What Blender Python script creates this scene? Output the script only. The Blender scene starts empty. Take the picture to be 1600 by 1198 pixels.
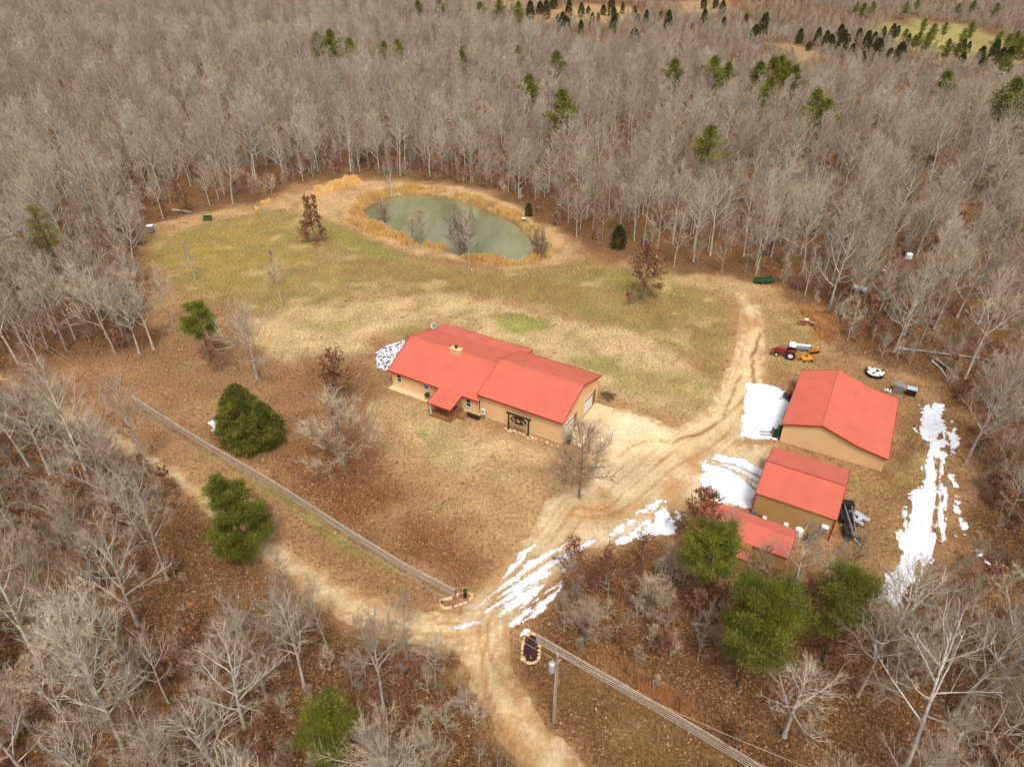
import bpy, math, random
import numpy as np
from mathutils import Vector, Matrix

# ------------------------------------------------------------------ camera, sky, sun, exposure
scene = bpy.context.scene
COL = scene.collection
F, CX, CY = 1107.0, 800.0, 599.0
TH = math.radians(34.8)
CAMH = 60.0
cam_d = bpy.data.cameras.new("camera")
cam_d.sensor_width = 36.0
cam_d.lens = F / 1600 * 36.0
cam_d.clip_start = 0.5
cam_d.clip_end = 9000
cam = bpy.data.objects.new("camera", cam_d)
cam.location = (0, 0, CAMH)
cam.rotation_euler = (math.pi / 2 - TH, 0, 0)
COL.objects.link(cam)
scene.camera = cam

world = bpy.data.worlds.new("World")
scene.world = world
world.use_nodes = True
wn = world.node_tree
wn.nodes.clear()
SUN_EL, SUN_AZ = math.radians(60), math.radians(172)      # azimuth clockwise from +Y
sky = wn.nodes.new('ShaderNodeTexSky')
sky.sky_type = 'NISHITA'
sky.sun_disc = False
sky.sun_elevation = SUN_EL
sky.sun_rotation = SUN_AZ
sky.air_density = 1.0
sky.dust_density = 4.0
sky.ozone_density = 0.6
hs = wn.nodes.new('ShaderNodeHueSaturation')              # a veil of cloud takes most of the blue out
hs.inputs['Saturation'].default_value = 0.34
bg = wn.nodes.new('ShaderNodeBackground')
bg.inputs['Strength'].default_value = 0.15
wo = wn.nodes.new('ShaderNodeOutputWorld')
wn.links.new(sky.outputs[0], hs.inputs['Color'])
wn.links.new(hs.outputs[0], bg.inputs['Color'])
wn.links.new(bg.outputs[0], wo.inputs['Surface'])
sd = bpy.data.lights.new("sun", 'SUN')
sd.energy = 1.9
sd.angle = math.radians(14)
sd.color = (1.0, 0.96, 0.89)
sun = bpy.data.objects.new("sun", sd)
sx, sy, sz = math.sin(SUN_AZ) * math.cos(SUN_EL), math.cos(SUN_AZ) * math.cos(SUN_EL), math.sin(SUN_EL)
sun.rotation_euler = Vector((sx, sy, sz)).to_track_quat('Z', 'Y').to_euler()
COL.objects.link(sun)
scene.view_settings.view_transform = 'Standard'
scene.view_settings.look = 'None'
scene.view_settings.gamma = 1
scene.view_settings.exposure = 0.34
scene.render.engine = 'CYCLES'
scene.cycles.max_bounces = 5
scene.cycles.diffuse_bounces = 3

# ------------------------------------------------------------------ noise and terrain
def _hash(ix, iy, s):
    n = (ix.astype(np.int64) * 374761393 + iy.astype(np.int64) * 668265263 + s * 974711) & 0x7fffffff
    n = ((n ^ (n >> 13)) * 1274126177) & 0x7fffffff
    return ((n ^ (n >> 16)) & 0xffff) / 65535.0
def vnoise(x, y, s=0):
    x = np.asarray(x, float); y = np.asarray(y, float)
    ix = np.floor(x); iy = np.floor(y); fx = x - ix; fy = y - iy
    fx = fx * fx * (3 - 2 * fx); fy = fy * fy * (3 - 2 * fy)
    a = _hash(ix, iy, s); b = _hash(ix + 1, iy, s); c = _hash(ix, iy + 1, s); d = _hash(ix + 1, iy + 1, s)
    return (a * (1 - fx) + b * fx) * (1 - fy) + (c * (1 - fx) + d * fx) * fy
def fbm(x, y, s=0, o=4):
    t = 0; a = 0.5; n = 0
    for i in range(o):
        t = t + a * vnoise(x, y, s + i * 17); n += a
        x = np.asarray(x) * 2.03 + 11.3; y = np.asarray(y) * 2.03 - 7.1; a *= 0.5
    return t / n * 2 - 1          # about -1 .. 1
def sstep(a, b, x):
    t = np.clip((x - a) / (b - a), 0, 1)
    return t * t * (3 - 2 * t)
def relief(x, y):
    x = np.asarray(x, float); y = np.asarray(y, float)
    f = sstep(205, 300, np.hypot(x * 1.2, y - 20))
    z = f * (fbm(x / 130 + 3, y / 105 + 1.7, 5, 3) * 9 - 1.0)
    z = z + sstep(650, 1600, np.hypot(x, y)) * (60 + 45 * fbm(x / 500, y / 500, 9, 3))
    return z
def P2(u, v, z=0.0):
    """a point of the photograph put back on the terrain (or z metres above it)"""
    a = (u - CX) / F; b = (CY - v) / F
    dx, dy, dz = a, math.cos(TH) + b * math.sin(TH), -math.sin(TH) + b * math.cos(TH)
    h = 0.0
    for i in range(12):
        t = (CAMH - z - h) / -dz
        nh = float(relief(dx * t, dy * t))
        h = h + (nh - h) * 0.6
    return (dx * t, dy * t)
def to_px(x, y, z):
    z = z - CAMH
    d = y * math.cos(TH) - z * math.sin(TH); up = y * math.sin(TH) + z * math.cos(TH)
    d = np.maximum(d, 0.1)
    return CX + F * x / d, CY - F * up / d, d
def W(pts): return np.array([P2(*p) for p in pts])
def sd_poly(X, Y, poly):
    """signed distance, positive inside"""
    best = np.full(X.shape, 1e9); inside = np.zeros(X.shape, bool)
    n = len(poly)
    for i in range(n):
        ax, ay = poly[i]; bx, by = poly[(i + 1) % n]
        ex, ey = bx - ax, by - ay
        t = np.clip(((X - ax) * ex + (Y - ay) * ey) / (ex * ex + ey * ey + 1e-9), 0, 1)
        best = np.minimum(best, np.hypot(X - ax - t * ex, Y - ay - t * ey))
        with np.errstate(divide='ignore', invalid='ignore'):
            c = ((ay > Y) != (by > Y)) & (X < (bx - ax) * (Y - ay) / (by - ay + 1e-12) + ax)
        inside ^= c
    return np.where(inside, best, -best)
def d_line(X, Y, pts, width=None):
    """distance to a polyline; with widths, half width minus distance"""
    out = np.full(X.shape, 1e9 if width is None else -1e9)
    for i in range(len(pts) - 1):
        ax, ay = pts[i]; bx, by = pts[i + 1]
        ex, ey = bx - ax, by - ay
        t = np.clip(((X - ax) * ex + (Y - ay) * ey) / (ex * ex + ey * ey + 1e-9), 0, 1)
        d = np.hypot(X - ax - t * ex, Y - ay - t * ey)
        if width is None: out = np.minimum(out, d)
        else: out = np.maximum(out, width[i] + (width[i + 1] - width[i]) * t - d)
    return out
def smooth_line(pts, n=6):
    pts = [np.array(p, float) for p in pts]
    pts = [2 * pts[0] - pts[1]] + pts + [2 * pts[-1] - pts[-2]]
    out = []
    for i in range(1, len(pts) - 2):
        p0, p1, p2, p3 = pts[i - 1:i + 3]
        for k in range(n):
            t = k / n
            out.append(0.5 * ((2 * p1) + (-p0 + p2) * t + (2 * p0 - 5 * p1 + 4 * p2 - p3) * t * t + (-p0 + 3 * p1 - 3 * p2 + p3) * t ** 3))
    out.append(pts[-2])
    return np.array(out)
def lin(rgb, k=0.8):
    c = np.array(rgb, float) / 255
    return np.where(c <= 0.04045, c / 12.92, ((c + 0.055) / 1.055) ** 2.4) * k

# ------------------------------------------------------------------ materials
def new_mat(name):
    m = bpy.data.materials.new(name); m.use_nodes = True
    nt = m.node_tree; b = nt.nodes['Principled BSDF']
    return m, nt, b
def mat(name, rgb, rough=0.7, metal=0.0, var=0.15, scale=3.0, bump=0.0, spec=0.5, rand=0.0, dirt=None):
    """rgb in display values; noise varies it"""
    m, nt, b = new_mat(name)
    c = lin(rgb)
    tc = nt.nodes.new('ShaderNodeTexCoord')
    no = nt.nodes.new('ShaderNodeTexNoise'); no.inputs['Scale'].default_value = scale; no.inputs['Detail'].default_value = 6
    nt.links.new(tc.outputs['Object'], no.inputs['Vector'])
    mr = nt.nodes.new('ShaderNodeMapRange')
    mr.inputs['From Min'].default_value = 0.3; mr.inputs['From Max'].default_value = 0.7
    mr.inputs['To Min'].default_value = 1 - var; mr.inputs['To Max'].default_value = 1 + var
    nt.links.new(no.outputs['Fac'], mr.inputs['Value'])
    vm = nt.nodes.new('ShaderNodeVectorMath'); vm.operation = 'SCALE'
    vm.inputs[0].default_value = tuple(c)
    nt.links.new(mr.outputs[0], vm.inputs['Scale'])
    last = vm.outputs[0]
    if rand:
        oi = nt.nodes.new('ShaderNodeObjectInfo')
        m2 = nt.nodes.new('ShaderNodeMapRange'); m2.inputs['To Min'].default_value = 1 - rand; m2.inputs['To Max'].default_value = 1 + rand
        nt.links.new(oi.outputs['Random'], m2.inputs['Value'])
        v2 = nt.nodes.new('ShaderNodeVectorMath'); v2.operation = 'SCALE'
        nt.links.new(last, v2.inputs[0]); nt.links.new(m2.outputs[0], v2.inputs['Scale']); last = v2.outputs[0]
    if dirt:
        n3 = nt.nodes.new('ShaderNodeTexNoise'); n3.inputs['Scale'].default_value = scale * 0.35; n3.inputs['Detail'].default_value = 8
        nt.links.new(tc.outputs['Object'], n3.inputs['Vector'])
        m3 = nt.nodes.new('ShaderNodeMapRange'); m3.inputs['From Min'].default_value = 0.52; m3.inputs['From Max'].default_value = 0.75; m3.inputs['To Max'].default_value = 0.5
        nt.links.new(n3.outputs['Fac'], m3.inputs['Value'])
        mx = nt.nodes.new('ShaderNodeMix'); mx.data_type = 'RGBA'
        nt.links.new(m3.outputs[0], mx.inputs['Factor']); nt.links.new(last, mx.inputs['A']); mx.inputs['B'].default_value = (*lin(dirt), 1)
        last = mx.outputs['Result']
    nt.links.new(last, b.inputs['Base Color'])
    b.inputs['Roughness'].default_value = rough
    b.inputs['Metallic'].default_value = metal
    b.inputs['Specular IOR Level'].default_value = spec
    if bump:
        bp = nt.nodes.new('ShaderNodeBump'); bp.inputs['Strength'].default_value = bump; bp.inputs['Distance'].default_value = 0.05
        nt.links.new(no.outputs['Fac'], bp.inputs['Height']); nt.links.new(bp.outputs[0], b.inputs['Normal'])
    return m
def soil_mat(name, leafy=True, fine=2.2, contrast=0.5, bump=0.9, grain=0.4):
    """colour from the 'Col' attribute of the sheet, broken up by blades, pebbles and fallen leaves"""
    m, nt, b = new_mat(name)
    L = nt.links.new
    at = nt.nodes.new('ShaderNodeAttribute'); at.attribute_name = 'Col'
    tc = nt.nodes.new('ShaderNodeTexCoord')
    n1 = nt.nodes.new('ShaderNodeTexNoise'); n1.inputs['Scale'].default_value = fine; n1.inputs['Detail'].default_value = 9; n1.inputs['Roughness'].default_value = 0.72
    L(tc.outputs['Object'], n1.inputs['Vector'])
    mr = nt.nodes.new('ShaderNodeMapRange'); mr.inputs['From Min'].default_value = 0.32; mr.inputs['From Max'].default_value = 0.68
    mr.inputs['To Min'].default_value = 1 - contrast; mr.inputs['To Max'].default_value = 1 + contrast
    L(n1.outputs['Fac'], mr.inputs['Value'])
    n2 = nt.nodes.new('ShaderNodeTexNoise'); n2.inputs['Scale'].default_value = 0.22; n2.inputs['Detail'].default_value = 5
    L(tc.outputs['Object'], n2.inputs['Vector'])
    m2 = nt.nodes.new('ShaderNodeMapRange'); m2.inputs['From Min'].default_value = 0.3; m2.inputs['From Max'].default_value = 0.7
    m2.inputs['To Min'].default_value = 0.84; m2.inputs['To Max'].default_value = 1.16
    L(n2.outputs['Fac'], m2.inputs['Value'])
    n4 = nt.nodes.new('ShaderNodeTexNoise'); n4.inputs['Scale'].default_value = fine * 2.6; n4.inputs['Detail'].default_value = 4; n4.inputs['Roughness'].default_value = 0.8
    L(tc.outputs['Object'], n4.inputs['Vector'])
    m4 = nt.nodes.new('ShaderNodeMapRange'); m4.inputs['From Min'].default_value = 0.34; m4.inputs['From Max'].default_value = 0.66
    m4.inputs['To Min'].default_value = 1 - grain; m4.inputs['To Max'].default_value = 1 + grain
    L(n4.outputs['Fac'], m4.inputs['Value'])
    m5 = nt.nodes.new('ShaderNodeMath'); m5.operation = 'MULTIPLY'; L(mr.outputs[0], m5.inputs[0]); L(m4.outputs[0], m5.inputs[1])
    mu = nt.nodes.new('ShaderNodeMath'); mu.operation = 'MULTIPLY'
    L(m5.outputs[0], mu.inputs[0]); L(m2.outputs[0], mu.inputs[1])
    v = nt.nodes.new('ShaderNodeVectorMath'); v.operation = 'SCALE'
    L(at.outputs['Color'], v.inputs[0]); L(mu.outputs[0], v.inputs['Scale'])
    last = v.outputs[0]
    if leafy:
        la = nt.nodes.new('ShaderNodeAttribute'); la.attribute_name = 'leaf'
        vo = nt.nodes.new('ShaderNodeTexVoronoi'); vo.inputs['Scale'].default_value = 7.5; vo.inputs['Randomness'].default_value = 1
        L(tc.outputs['Object'], vo.inputs['Vector'])
        sp = nt.nodes.new('ShaderNodeSeparateColor'); L(vo.outputs['Color'], sp.inputs[0])
        rp = nt.nodes.new('ShaderNodeValToRGB'); e = rp.color_ramp.elements
        e[0].position = 0.0; e[0].color = (*lin((62, 42, 28)), 1)
        e[1].position = 1.0; e[1].color = (*lin((178, 140, 104)), 1)
        for p_, c_ in ((0.3, (92, 62, 38)), (0.6, (126, 88, 54)), (0.8, (150, 106, 62))):
            q = e.new(p_); q.color = (*lin(c_), 1)
        L(sp.outputs[0], rp.inputs[0])
        fm = nt.nodes.new('ShaderNodeMath'); fm.operation = 'MULTIPLY'; fm.inputs[1].default_value = 0.62
        L(la.outputs['Fac'], fm.inputs[0])
        mx = nt.nodes.new('ShaderNodeMix'); mx.data_type = 'RGBA'
        L(fm.outputs[0], mx.inputs['Factor']); L(last, mx.inputs['A']); L(rp.outputs[0], mx.inputs['B'])
        last = mx.outputs['Result']
    L(last, b.inputs['Base Color'])
    b.inputs['Roughness'].default_value = 0.95
    b.inputs['Specular IOR Level'].default_value = 0.15
    bp = nt.nodes.new('ShaderNodeBump'); bp.inputs['Strength'].default_value = bump; bp.inputs['Distance'].default_value = 0.12
    L(n1.outputs['Fac'], bp.inputs['Height']); L(bp.outputs[0], b.inputs['Normal'])
    return m
def foliage_mat(name, dark, light, yellow=None, rough=0.75):
    m, nt, b = new_mat(name); L = nt.links.new
    tc = nt.nodes.new('ShaderNodeTexCoord')
    at = nt.nodes.new('ShaderNodeAttribute'); at.attribute_name = 'tint'
    rp = nt.nodes.new('ShaderNodeValToRGB'); e = rp.color_ramp.elements
    e[0].color = (*lin(dark), 1); e[1].color = (*lin(light), 1)
    if yellow is not None:
        e[1].position = 0.75; q = e.new(1.0); q.color = (*lin(yellow), 1)
    L(at.outputs['Fac'], rp.inputs[0])
    oi = nt.nodes.new('ShaderNodeObjectInfo')
    mr = nt.nodes.new('ShaderNodeMapRange'); mr.inputs['To Min'].default_value = 0.8; mr.inputs['To Max'].default_value = 1.2
    L(oi.outputs['Random'], mr.inputs['Value'])
    v = nt.nodes.new('ShaderNodeVectorMath'); v.operation = 'SCALE'
    L(rp.outputs[0], v.inputs[0]); L(mr.outputs[0], v.inputs['Scale'])
    L(v.outputs[0], b.inputs['Base Color'])
    b.inputs['Roughness'].default_value = rough; b.inputs['Specular IOR Level'].default_value = 0.25
    return m
def bark_mat(name, cols, rough=0.9):
    """bark whose tone differs from tree to tree"""
    m, nt, b = new_mat(name); L = nt.links.new
    oi = nt.nodes.new('ShaderNodeObjectInfo')
    rp = nt.nodes.new('ShaderNodeValToRGB'); e = rp.color_ramp.elements
    e[0].color = (*lin(cols[0]), 1); e[1].color = (*lin(cols[-1]), 1)
    for i, c in enumerate(cols[1:-1]):
        q = e.new((i + 1) / (len(cols) - 1)); q.color = (*lin(c), 1)
    L(oi.outputs['Random'], rp.inputs[0])
    tc = nt.nodes.new('ShaderNodeTexCoord')
    no = nt.nodes.new('ShaderNodeTexNoise'); no.inputs['Scale'].default_value = 1.6; no.inputs['Detail'].default_value = 5
    L(tc.outputs['Object'], no.inputs['Vector'])
    mr = nt.nodes.new('ShaderNodeMapRange'); mr.inputs['From Min'].default_value = 0.3; mr.inputs['From Max'].default_value = 0.7
    mr.inputs['To Min'].default_value = 0.65; mr.inputs['To Max'].default_value = 1.3
    L(no.outputs['Fac'], mr.inputs['Value'])
    v = nt.nodes.new('ShaderNodeVectorMath'); v.operation = 'SCALE'
    L(rp.outputs[0], v.inputs[0]); L(mr.outputs[0], v.inputs['Scale']); L(v.outputs[0], b.inputs['Base Color'])
    b.inputs['Roughness'].default_value = rough; b.inputs['Specular IOR Level'].default_value = 0.2
    return m

M = {}
M['ground'] = soil_mat('ground', True)
M['road'] = soil_mat('dirt_road', False, fine=2.4, contrast=0.3, bump=0.7, grain=0.22)
M['snow'] = mat('snow', (240, 242, 247), 0.7, var=0.08, scale=1.6, bump=0.4, spec=0.2)
def _slush():
    nt = M['snow'].node_tree; b = nt.nodes['Principled BSDF']; L = nt.links.new
    src_ = b.inputs['Base Color'].links[0].from_socket
    at_ = nt.nodes.new('ShaderNodeAttribute'); at_.attribute_name = 'depth'
    tc_ = nt.nodes.new('ShaderNodeTexCoord'); n_ = nt.nodes.new('ShaderNodeTexNoise'); n_.inputs['Scale'].default_value = 3.5; n_.inputs['Detail'].default_value = 6; n_.inputs['Roughness'].default_value = .7
    L(tc_.outputs['Object'], n_.inputs['Vector'])
    ad = nt.nodes.new('ShaderNodeMath'); ad.operation = 'MULTIPLY_ADD'; L(n_.outputs['Fac'], ad.inputs[0]); ad.inputs[1].default_value = 1.6; L(at_.outputs['Fac'], ad.inputs[2])
    mr_ = nt.nodes.new('ShaderNodeMapRange'); mr_.inputs['From Min'].default_value = .72; mr_.inputs['From Max'].default_value = 1.05
    L(ad.outputs[0], mr_.inputs['Value'])
    mx_ = nt.nodes.new('ShaderNodeMix'); mx_.data_type = 'RGBA'; L(mr_.outputs[0], mx_.inputs['Factor']); mx_.inputs['A'].default_value = (*lin((176, 140, 98)), 1); L(src_, mx_.inputs['B']); L(mx_.outputs['Result'], b.inputs['Base Color'])
_slush()
M['roof'] = mat('red_roof', (214, 110, 86), 0.33, var=0.08, scale=0.5, spec=0.6, dirt=(226, 112, 92))
M['trim'] = mat('red_trim', (150, 28, 22), 0.5, var=0.1)
M['wall'] = mat('tan_siding', (238, 198, 142), 0.6, var=0.04, scale=0.6, spec=0.3, dirt=(204, 160, 104))
M['concrete'] = mat('concrete', (222, 196, 150), 0.9, var=0.1, scale=2)
M['white'] = mat('white_paint', (240, 238, 232), 0.5, var=0.04)
M['black'] = mat('black', (32, 30, 32), 0.5, var=0.2)
M['glass'] = mat('window_glass', (40, 44, 50), 0.12, var=0.1, spec=0.6)
M['wood'] = mat('brown_wood', (150, 104, 62), 0.85, var=0.25, scale=5)
M['greywood'] = mat('weathered_board', (188, 172, 152), 0.9, var=0.25, scale=4, rand=0.1)
M['post'] = mat('weathered_post', (128, 112, 96), 0.9, var=0.25, scale=4)
M['rust'] = mat('rust', (128, 66, 40), 0.85, var=0.4, scale=5)
M['orange'] = mat('orange_paint', (238, 150, 20), 0.55, var=0.2, scale=4, dirt=(170, 100, 40))
M['red'] = mat('tractor_red', (150, 40, 38), 0.5, var=0.2, scale=4)
M['green'] = mat('green_paint', (34, 82, 50), 0.5, var=0.2, scale=4)
M['tyre'] = mat('tyre', (40, 36, 34), 0.9, var=0.2)
M['metal'] = mat('grey_metal', (150, 150, 150), 0.45, metal=0.4, var=0.15, scale=4, dirt=(110, 90, 70))
M['stone'] = mat('field_stone', (222, 186, 142), 0.9, var=0.3, scale=2.5)
M['whitestone'] = mat('pale_stone', (225, 225, 228), 0.9, var=0.3, scale=2.5)
M['mulch'] = mat('dark_mulch', (52, 28, 24), 0.95, var=0.5, scale=6, bump=0.6)
M['pole'] = mat('pole_wood', (172, 150, 122), 0.9, var=0.2, scale=3)
M['wire'] = mat('wire', (190, 170, 145), 0.6, metal=0.2, var=0.1)
M['steel'] = mat('galvanised', (205, 208, 212), 0.4, metal=0.3, var=0.1)
M['bluegrey'] = mat('blue_plastic', (70, 84, 112), 0.5, var=0.2)
M['reed'] = foliage_mat('dry_reed', (244, 182, 100), (255, 216, 138), (255, 232, 176))
M['brown_leaf'] = foliage_mat('brown_leaf', (100, 56, 32), (152, 92, 56), (190, 130, 88))
M['pine'] = foliage_mat('pine_needles', (58, 70, 20), (124, 130, 36), (186, 178, 64))
M['yellowpine'] = foliage_mat('yellow_needles', (80, 84, 26), (142, 134, 50), (172, 156, 66))
M['cedar'] = foliage_mat('cedar_foliage', (60, 70, 24), (136, 138, 50), (192, 170, 72))
M['darkcedar'] = foliage_mat('dark_cedar_foliage', (40, 50, 24), (80, 88, 40), (120, 104, 54))
M['bark'] = bark_mat('grey_bark', [(150, 140, 124), (206, 196, 178), (172, 160, 142), (222, 212, 194)])
M['twig'] = bark_mat('twig', [(198, 176, 146), (136, 116, 96), (216, 196, 164), (160, 132, 108), (230, 212, 180), (146, 132, 112)])
M['brownbark'] = bark_mat('brown_bark', [(124, 108, 90), (172, 154, 132)])
M['darkbark'] = bark_mat('dark_bark', [(86, 66, 50), (120, 96, 74)])
mw, nt, b = new_mat('pond_water')
tc = nt.nodes.new('ShaderNodeTexCoord')
mp = nt.nodes.new('ShaderNodeMapping'); mp.inputs['Scale'].default_value = (0.16, 0.05, 1)
no = nt.nodes.new('ShaderNodeTexNoise'); no.inputs['Scale'].default_value = 1.0; no.inputs['Detail'].default_value = 4
rp = nt.nodes.new('ShaderNodeValToRGB')
rp.color_ramp.elements[0].position = 0.35; rp.color_ramp.elements[0].color = (*lin((112, 110, 70)), 1)
rp.color_ramp.elements[1].position = 0.65; rp.color_ramp.elements[1].color = (*lin((148, 146, 108)), 1)
nt.links.new(tc.outputs['Object'], mp.inputs['Vector']); nt.links.new(mp.outputs[0], no.inputs['Vector'])
nt.links.new(no.outputs['Fac'], rp.inputs[0]); nt.links.new(rp.outputs[0], b.inputs['Base Color'])
b.inputs['Roughness'].default_value = 0.06; b.inputs['IOR'].default_value = 1.33
n2 = nt.nodes.new('ShaderNodeTexNoise'); n2.inputs['Scale'].default_value = 2.5
bp = nt.nodes.new('ShaderNodeBump'); bp.inputs['Strength'].default_value = 0.06; bp.inputs['Distance'].default_value = 0.05
nt.links.new(tc.outputs['Object'], n2.inputs['Vector']); nt.links.new(n2.outputs['Fac'], bp.inputs['Height']); nt.links.new(bp.outputs[0], b.inputs['Normal'])
M['water'] = mw

# ------------------------------------------------------------------ object helpers
def obj(name, mesh, m=None, parent=None, label=None):
    o = bpy.data.objects.new(name, mesh)
    if m is not None and not mesh.materials:
        for q in (m if isinstance(m, (list, tuple)) else [m]): mesh.materials.append(q)
    COL.objects.link(o)
    if parent is not None: o.parent = parent
    if label: o['label'] = label
    return o
def tag(o, label=None, cat=None, group=None, kind=None):
    if label: o['label'] = label
    if cat: o['category'] = cat
    if group: o['group'] = group
    if kind: o['kind'] = kind
    return o
def thing(name, label, cat, loc=(0, 0, 0), rz=0.0, group=None):
    o = bpy.data.objects.new(name, None)
    o.empty_display_size = 0.5
    if len(loc) == 2: loc = (loc[0], loc[1], 0)
    o.location = loc; o.rotation_euler = (0, 0, rz)
    COL.objects.link(o)
    return tag(o, label, cat, group)
def at(u, v):
    x, y = P2(u, v)
    return (x, y, float(relief(x, y)))
class MB:
    def __init__(s): s.v = []; s.f = []; s.mi = []; s.t = []; s.cur = 0; s.tint = 0.5
    def add(s, vs, fs):
        n = len(s.v); s.v.extend([tuple(q) for q in vs])
        s.f.extend([tuple(i + n for i in f) for f in fs]); s.mi.extend([s.cur] * len(fs)); s.t.extend([s.tint] * len(vs))
        return s
    def box(s, c, d, r=None, top=1.0):
        """centre, size, optional rotation (euler); top scales the upper face"""
        x, y, z = d[0] / 2, d[1] / 2, d[2] / 2
        vs = [Vector((a * x, b_ * y, -z)) for a, b_ in ((-1, -1), (1, -1), (1, 1), (-1, 1))] + [Vector((a * x * top, b_ * y * top, z)) for a, b_ in ((-1, -1), (1, -1), (1, 1), (-1, 1))]
        if r is not None:
            R_ = Matrix.Rotation(r[2], 3, 'Z') @ Matrix.Rotation(r[1], 3, 'Y') @ Matrix.Rotation(r[0], 3, 'X')
            vs = [R_ @ q for q in vs]
        return s.add([q + Vector(c) for q in vs], [(3, 2, 1, 0), (4, 5, 6, 7), (0, 1, 5, 4), (1, 2, 6, 5), (2, 3, 7, 6), (3, 0, 4, 7)])
    def tube(s, pts, rad, n=6, cap=True):
        pts = [Vector(p) for p in pts]
        if not hasattr(rad, '__len__'): rad = [rad] * len(pts)
        vs = []; fs = []
        ref = None
        for i, p in enumerate(pts):
            t = (pts[min(i + 1, len(pts) - 1)] - pts[max(i - 1, 0)])
            t = t.normalized() if t.length > 1e-9 else Vector((0, 0, 1))
            if ref is None: ref = Vector((1, 0, 0)) if abs(t.x) < 0.8 else Vector((0, 1, 0))
            a = (ref - t * ref.dot(t)).normalized(); ref = a
            b_ = t.cross(a)
            for k in range(n):
                w = 2 * math.pi * k / n
                vs.append(p + (a * math.cos(w) + b_ * math.sin(w)) * rad[i])
        for i in range(len(pts) - 1):
            for k in range(n):
                k2 = (k + 1) % n
                fs.append((i * n + k, i * n + k2, (i + 1) * n + k2, (i + 1) * n + k))
        if cap:
            fs.append(tuple(range(n - 1, -1, -1))); fs.append(tuple((len(pts) - 1) * n + k for k in range(n)))
        return s.add(vs, fs)
    def cyl(s, c, r, h, axis='Z', n=16):
        d = {'X': (1, 0, 0), 'Y': (0, 1, 0), 'Z': (0, 0, 1)}[axis]; c = Vector(c); d = Vector(d) * h / 2
        return s.tube([c - d, c + d], r, n)
    def ring(s, c, r0, r1, h, axis='Y', n=18):
        c = Vector(c); ax = {'X': ((0, 1, 0), (0, 0, 1), (1, 0, 0)), 'Y': ((0, 0, 1), (1, 0, 0), (0, 1, 0)), 'Z': ((1, 0, 0), (0, 1, 0), (0, 0, 1))}[axis]
        A, B, D = [Vector(q) for q in ax]; vs = []; fs = []
        for k in range(n):
            w = 2 * math.pi * k / n; e = A * math.cos(w) + B * math.sin(w)
            vs += [c + e * r0 - D * h / 2, c + e * r1 - D * h / 2, c + e * r1 + D * h / 2, c + e * r0 + D * h / 2]
        for k in range(n):
            j = (k + 1) % n
            for q in range(4): fs.append((k * 4 + q, k * 4 + (q + 1) % 4, j * 4 + (q + 1) % 4, j * 4 + q))
        return s.add(vs, fs)
    def rock(s, c, r, rnd, flat=0.7):
        ph = (1 + 5 ** .5) / 2
        vv = [(-1, ph, 0), (1, ph, 0), (-1, -ph, 0), (1, -ph, 0), (0, -1, ph), (0, 1, ph), (0, -1, -ph), (0, 1, -ph), (ph, 0, -1), (ph, 0, 1), (-ph, 0, -1), (-ph, 0, 1)]
        ff = [(0, 11, 5), (0, 5, 1), (0, 1, 7), (0, 7, 10), (0, 10, 11), (1, 5, 9), (5, 11, 4), (11, 10, 2), (10, 7, 6), (7, 1, 8), (3, 9, 4), (3, 4, 2), (3, 2, 6), (3, 6, 8), (3, 8, 9), (4, 9, 5), (2, 4, 11), (6, 2, 10), (8, 6, 7), (9, 8, 1)]
        a = rnd.random() * 6.3; sx_ = rnd.uniform(.8, 1.3); vs = []
        for q in vv:
            k = r / 1.9 * rnd.uniform(.8, 1.2); x, y = q[0] * k * sx_, q[1] * k
            vs.append((c[0] + x * math.cos(a) - y * math.sin(a), c[1] + x * math.sin(a) + y * math.cos(a), c[2] + q[2] * k * flat))
        return s.add(vs, ff)
    def mesh(s, name, mats=None, smooth=False, tint=False):
        me = bpy.data.meshes.new(name); me.from_pydata(s.v, [], s.f)
        if mats is not None:
            for q in (mats if isinstance(mats, (list, tuple)) else [mats]): me.materials.append(q)
            if len(me.materials) > 1: me.polygons.foreach_set('material_index', s.mi)
        if smooth: me.polygons.foreach_set('use_smooth', [True] * len(me.polygons))
        if tint:
            a = me.attributes.new('tint', 'FLOAT', 'POINT'); a.data.foreach_set('value', s.t)
        me.update()
        return me
    def build(s, name, m, parent=None, label=None, smooth=False):
        return obj(name, s.mesh(name, m, smooth), None, parent, label)
def np_mesh(name, V, Fc, attrs=None, mats=None, smooth=False):
    """V (n,3), Fc list of (k,3)/(k,4) arrays"""
    me = bpy.data.meshes.new(name)
    V = np.asarray(V, np.float32)
    loops = np.concatenate([f.ravel() for f in Fc]) if Fc else np.zeros(0, int)
    sizes = np.concatenate([np.full(len(f), f.shape[1]) for f in Fc])
    me.vertices.add(len(V)); me.vertices.foreach_set('co', V.ravel())
    me.loops.add(len(loops)); me.loops.foreach_set('vertex_index', loops.astype(np.int32))
    me.polygons.add(len(sizes))
    st = np.concatenate([[0], np.cumsum(sizes)[:-1]]).astype(np.int32)
    me.polygons.foreach_set('loop_start', st)
    me.polygons.foreach_set('loop_total', sizes.astype(np.int32))
    if smooth: me.polygons.foreach_set('use_smooth', np.ones(len(sizes), bool))
    me.update(calc_edges=True)
    for k, a in (attrs or {}).items():
        if a.ndim == 2:
            q = me.color_attributes.new(k, 'FLOAT_COLOR', 'POINT')
            q.data.foreach_set('color', np.concatenate([a, np.ones((len(a), 1))], 1).astype(np.float32).ravel())
        else:
            q = me.attributes.new(k, 'FLOAT', 'POINT'); q.data.foreach_set('value', a.astype(np.float32))
    if mats is not None:
        for q in (mats if isinstance(mats, (list, tuple)) else [mats]): me.materials.append(q)
    me.validate()
    return me
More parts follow.
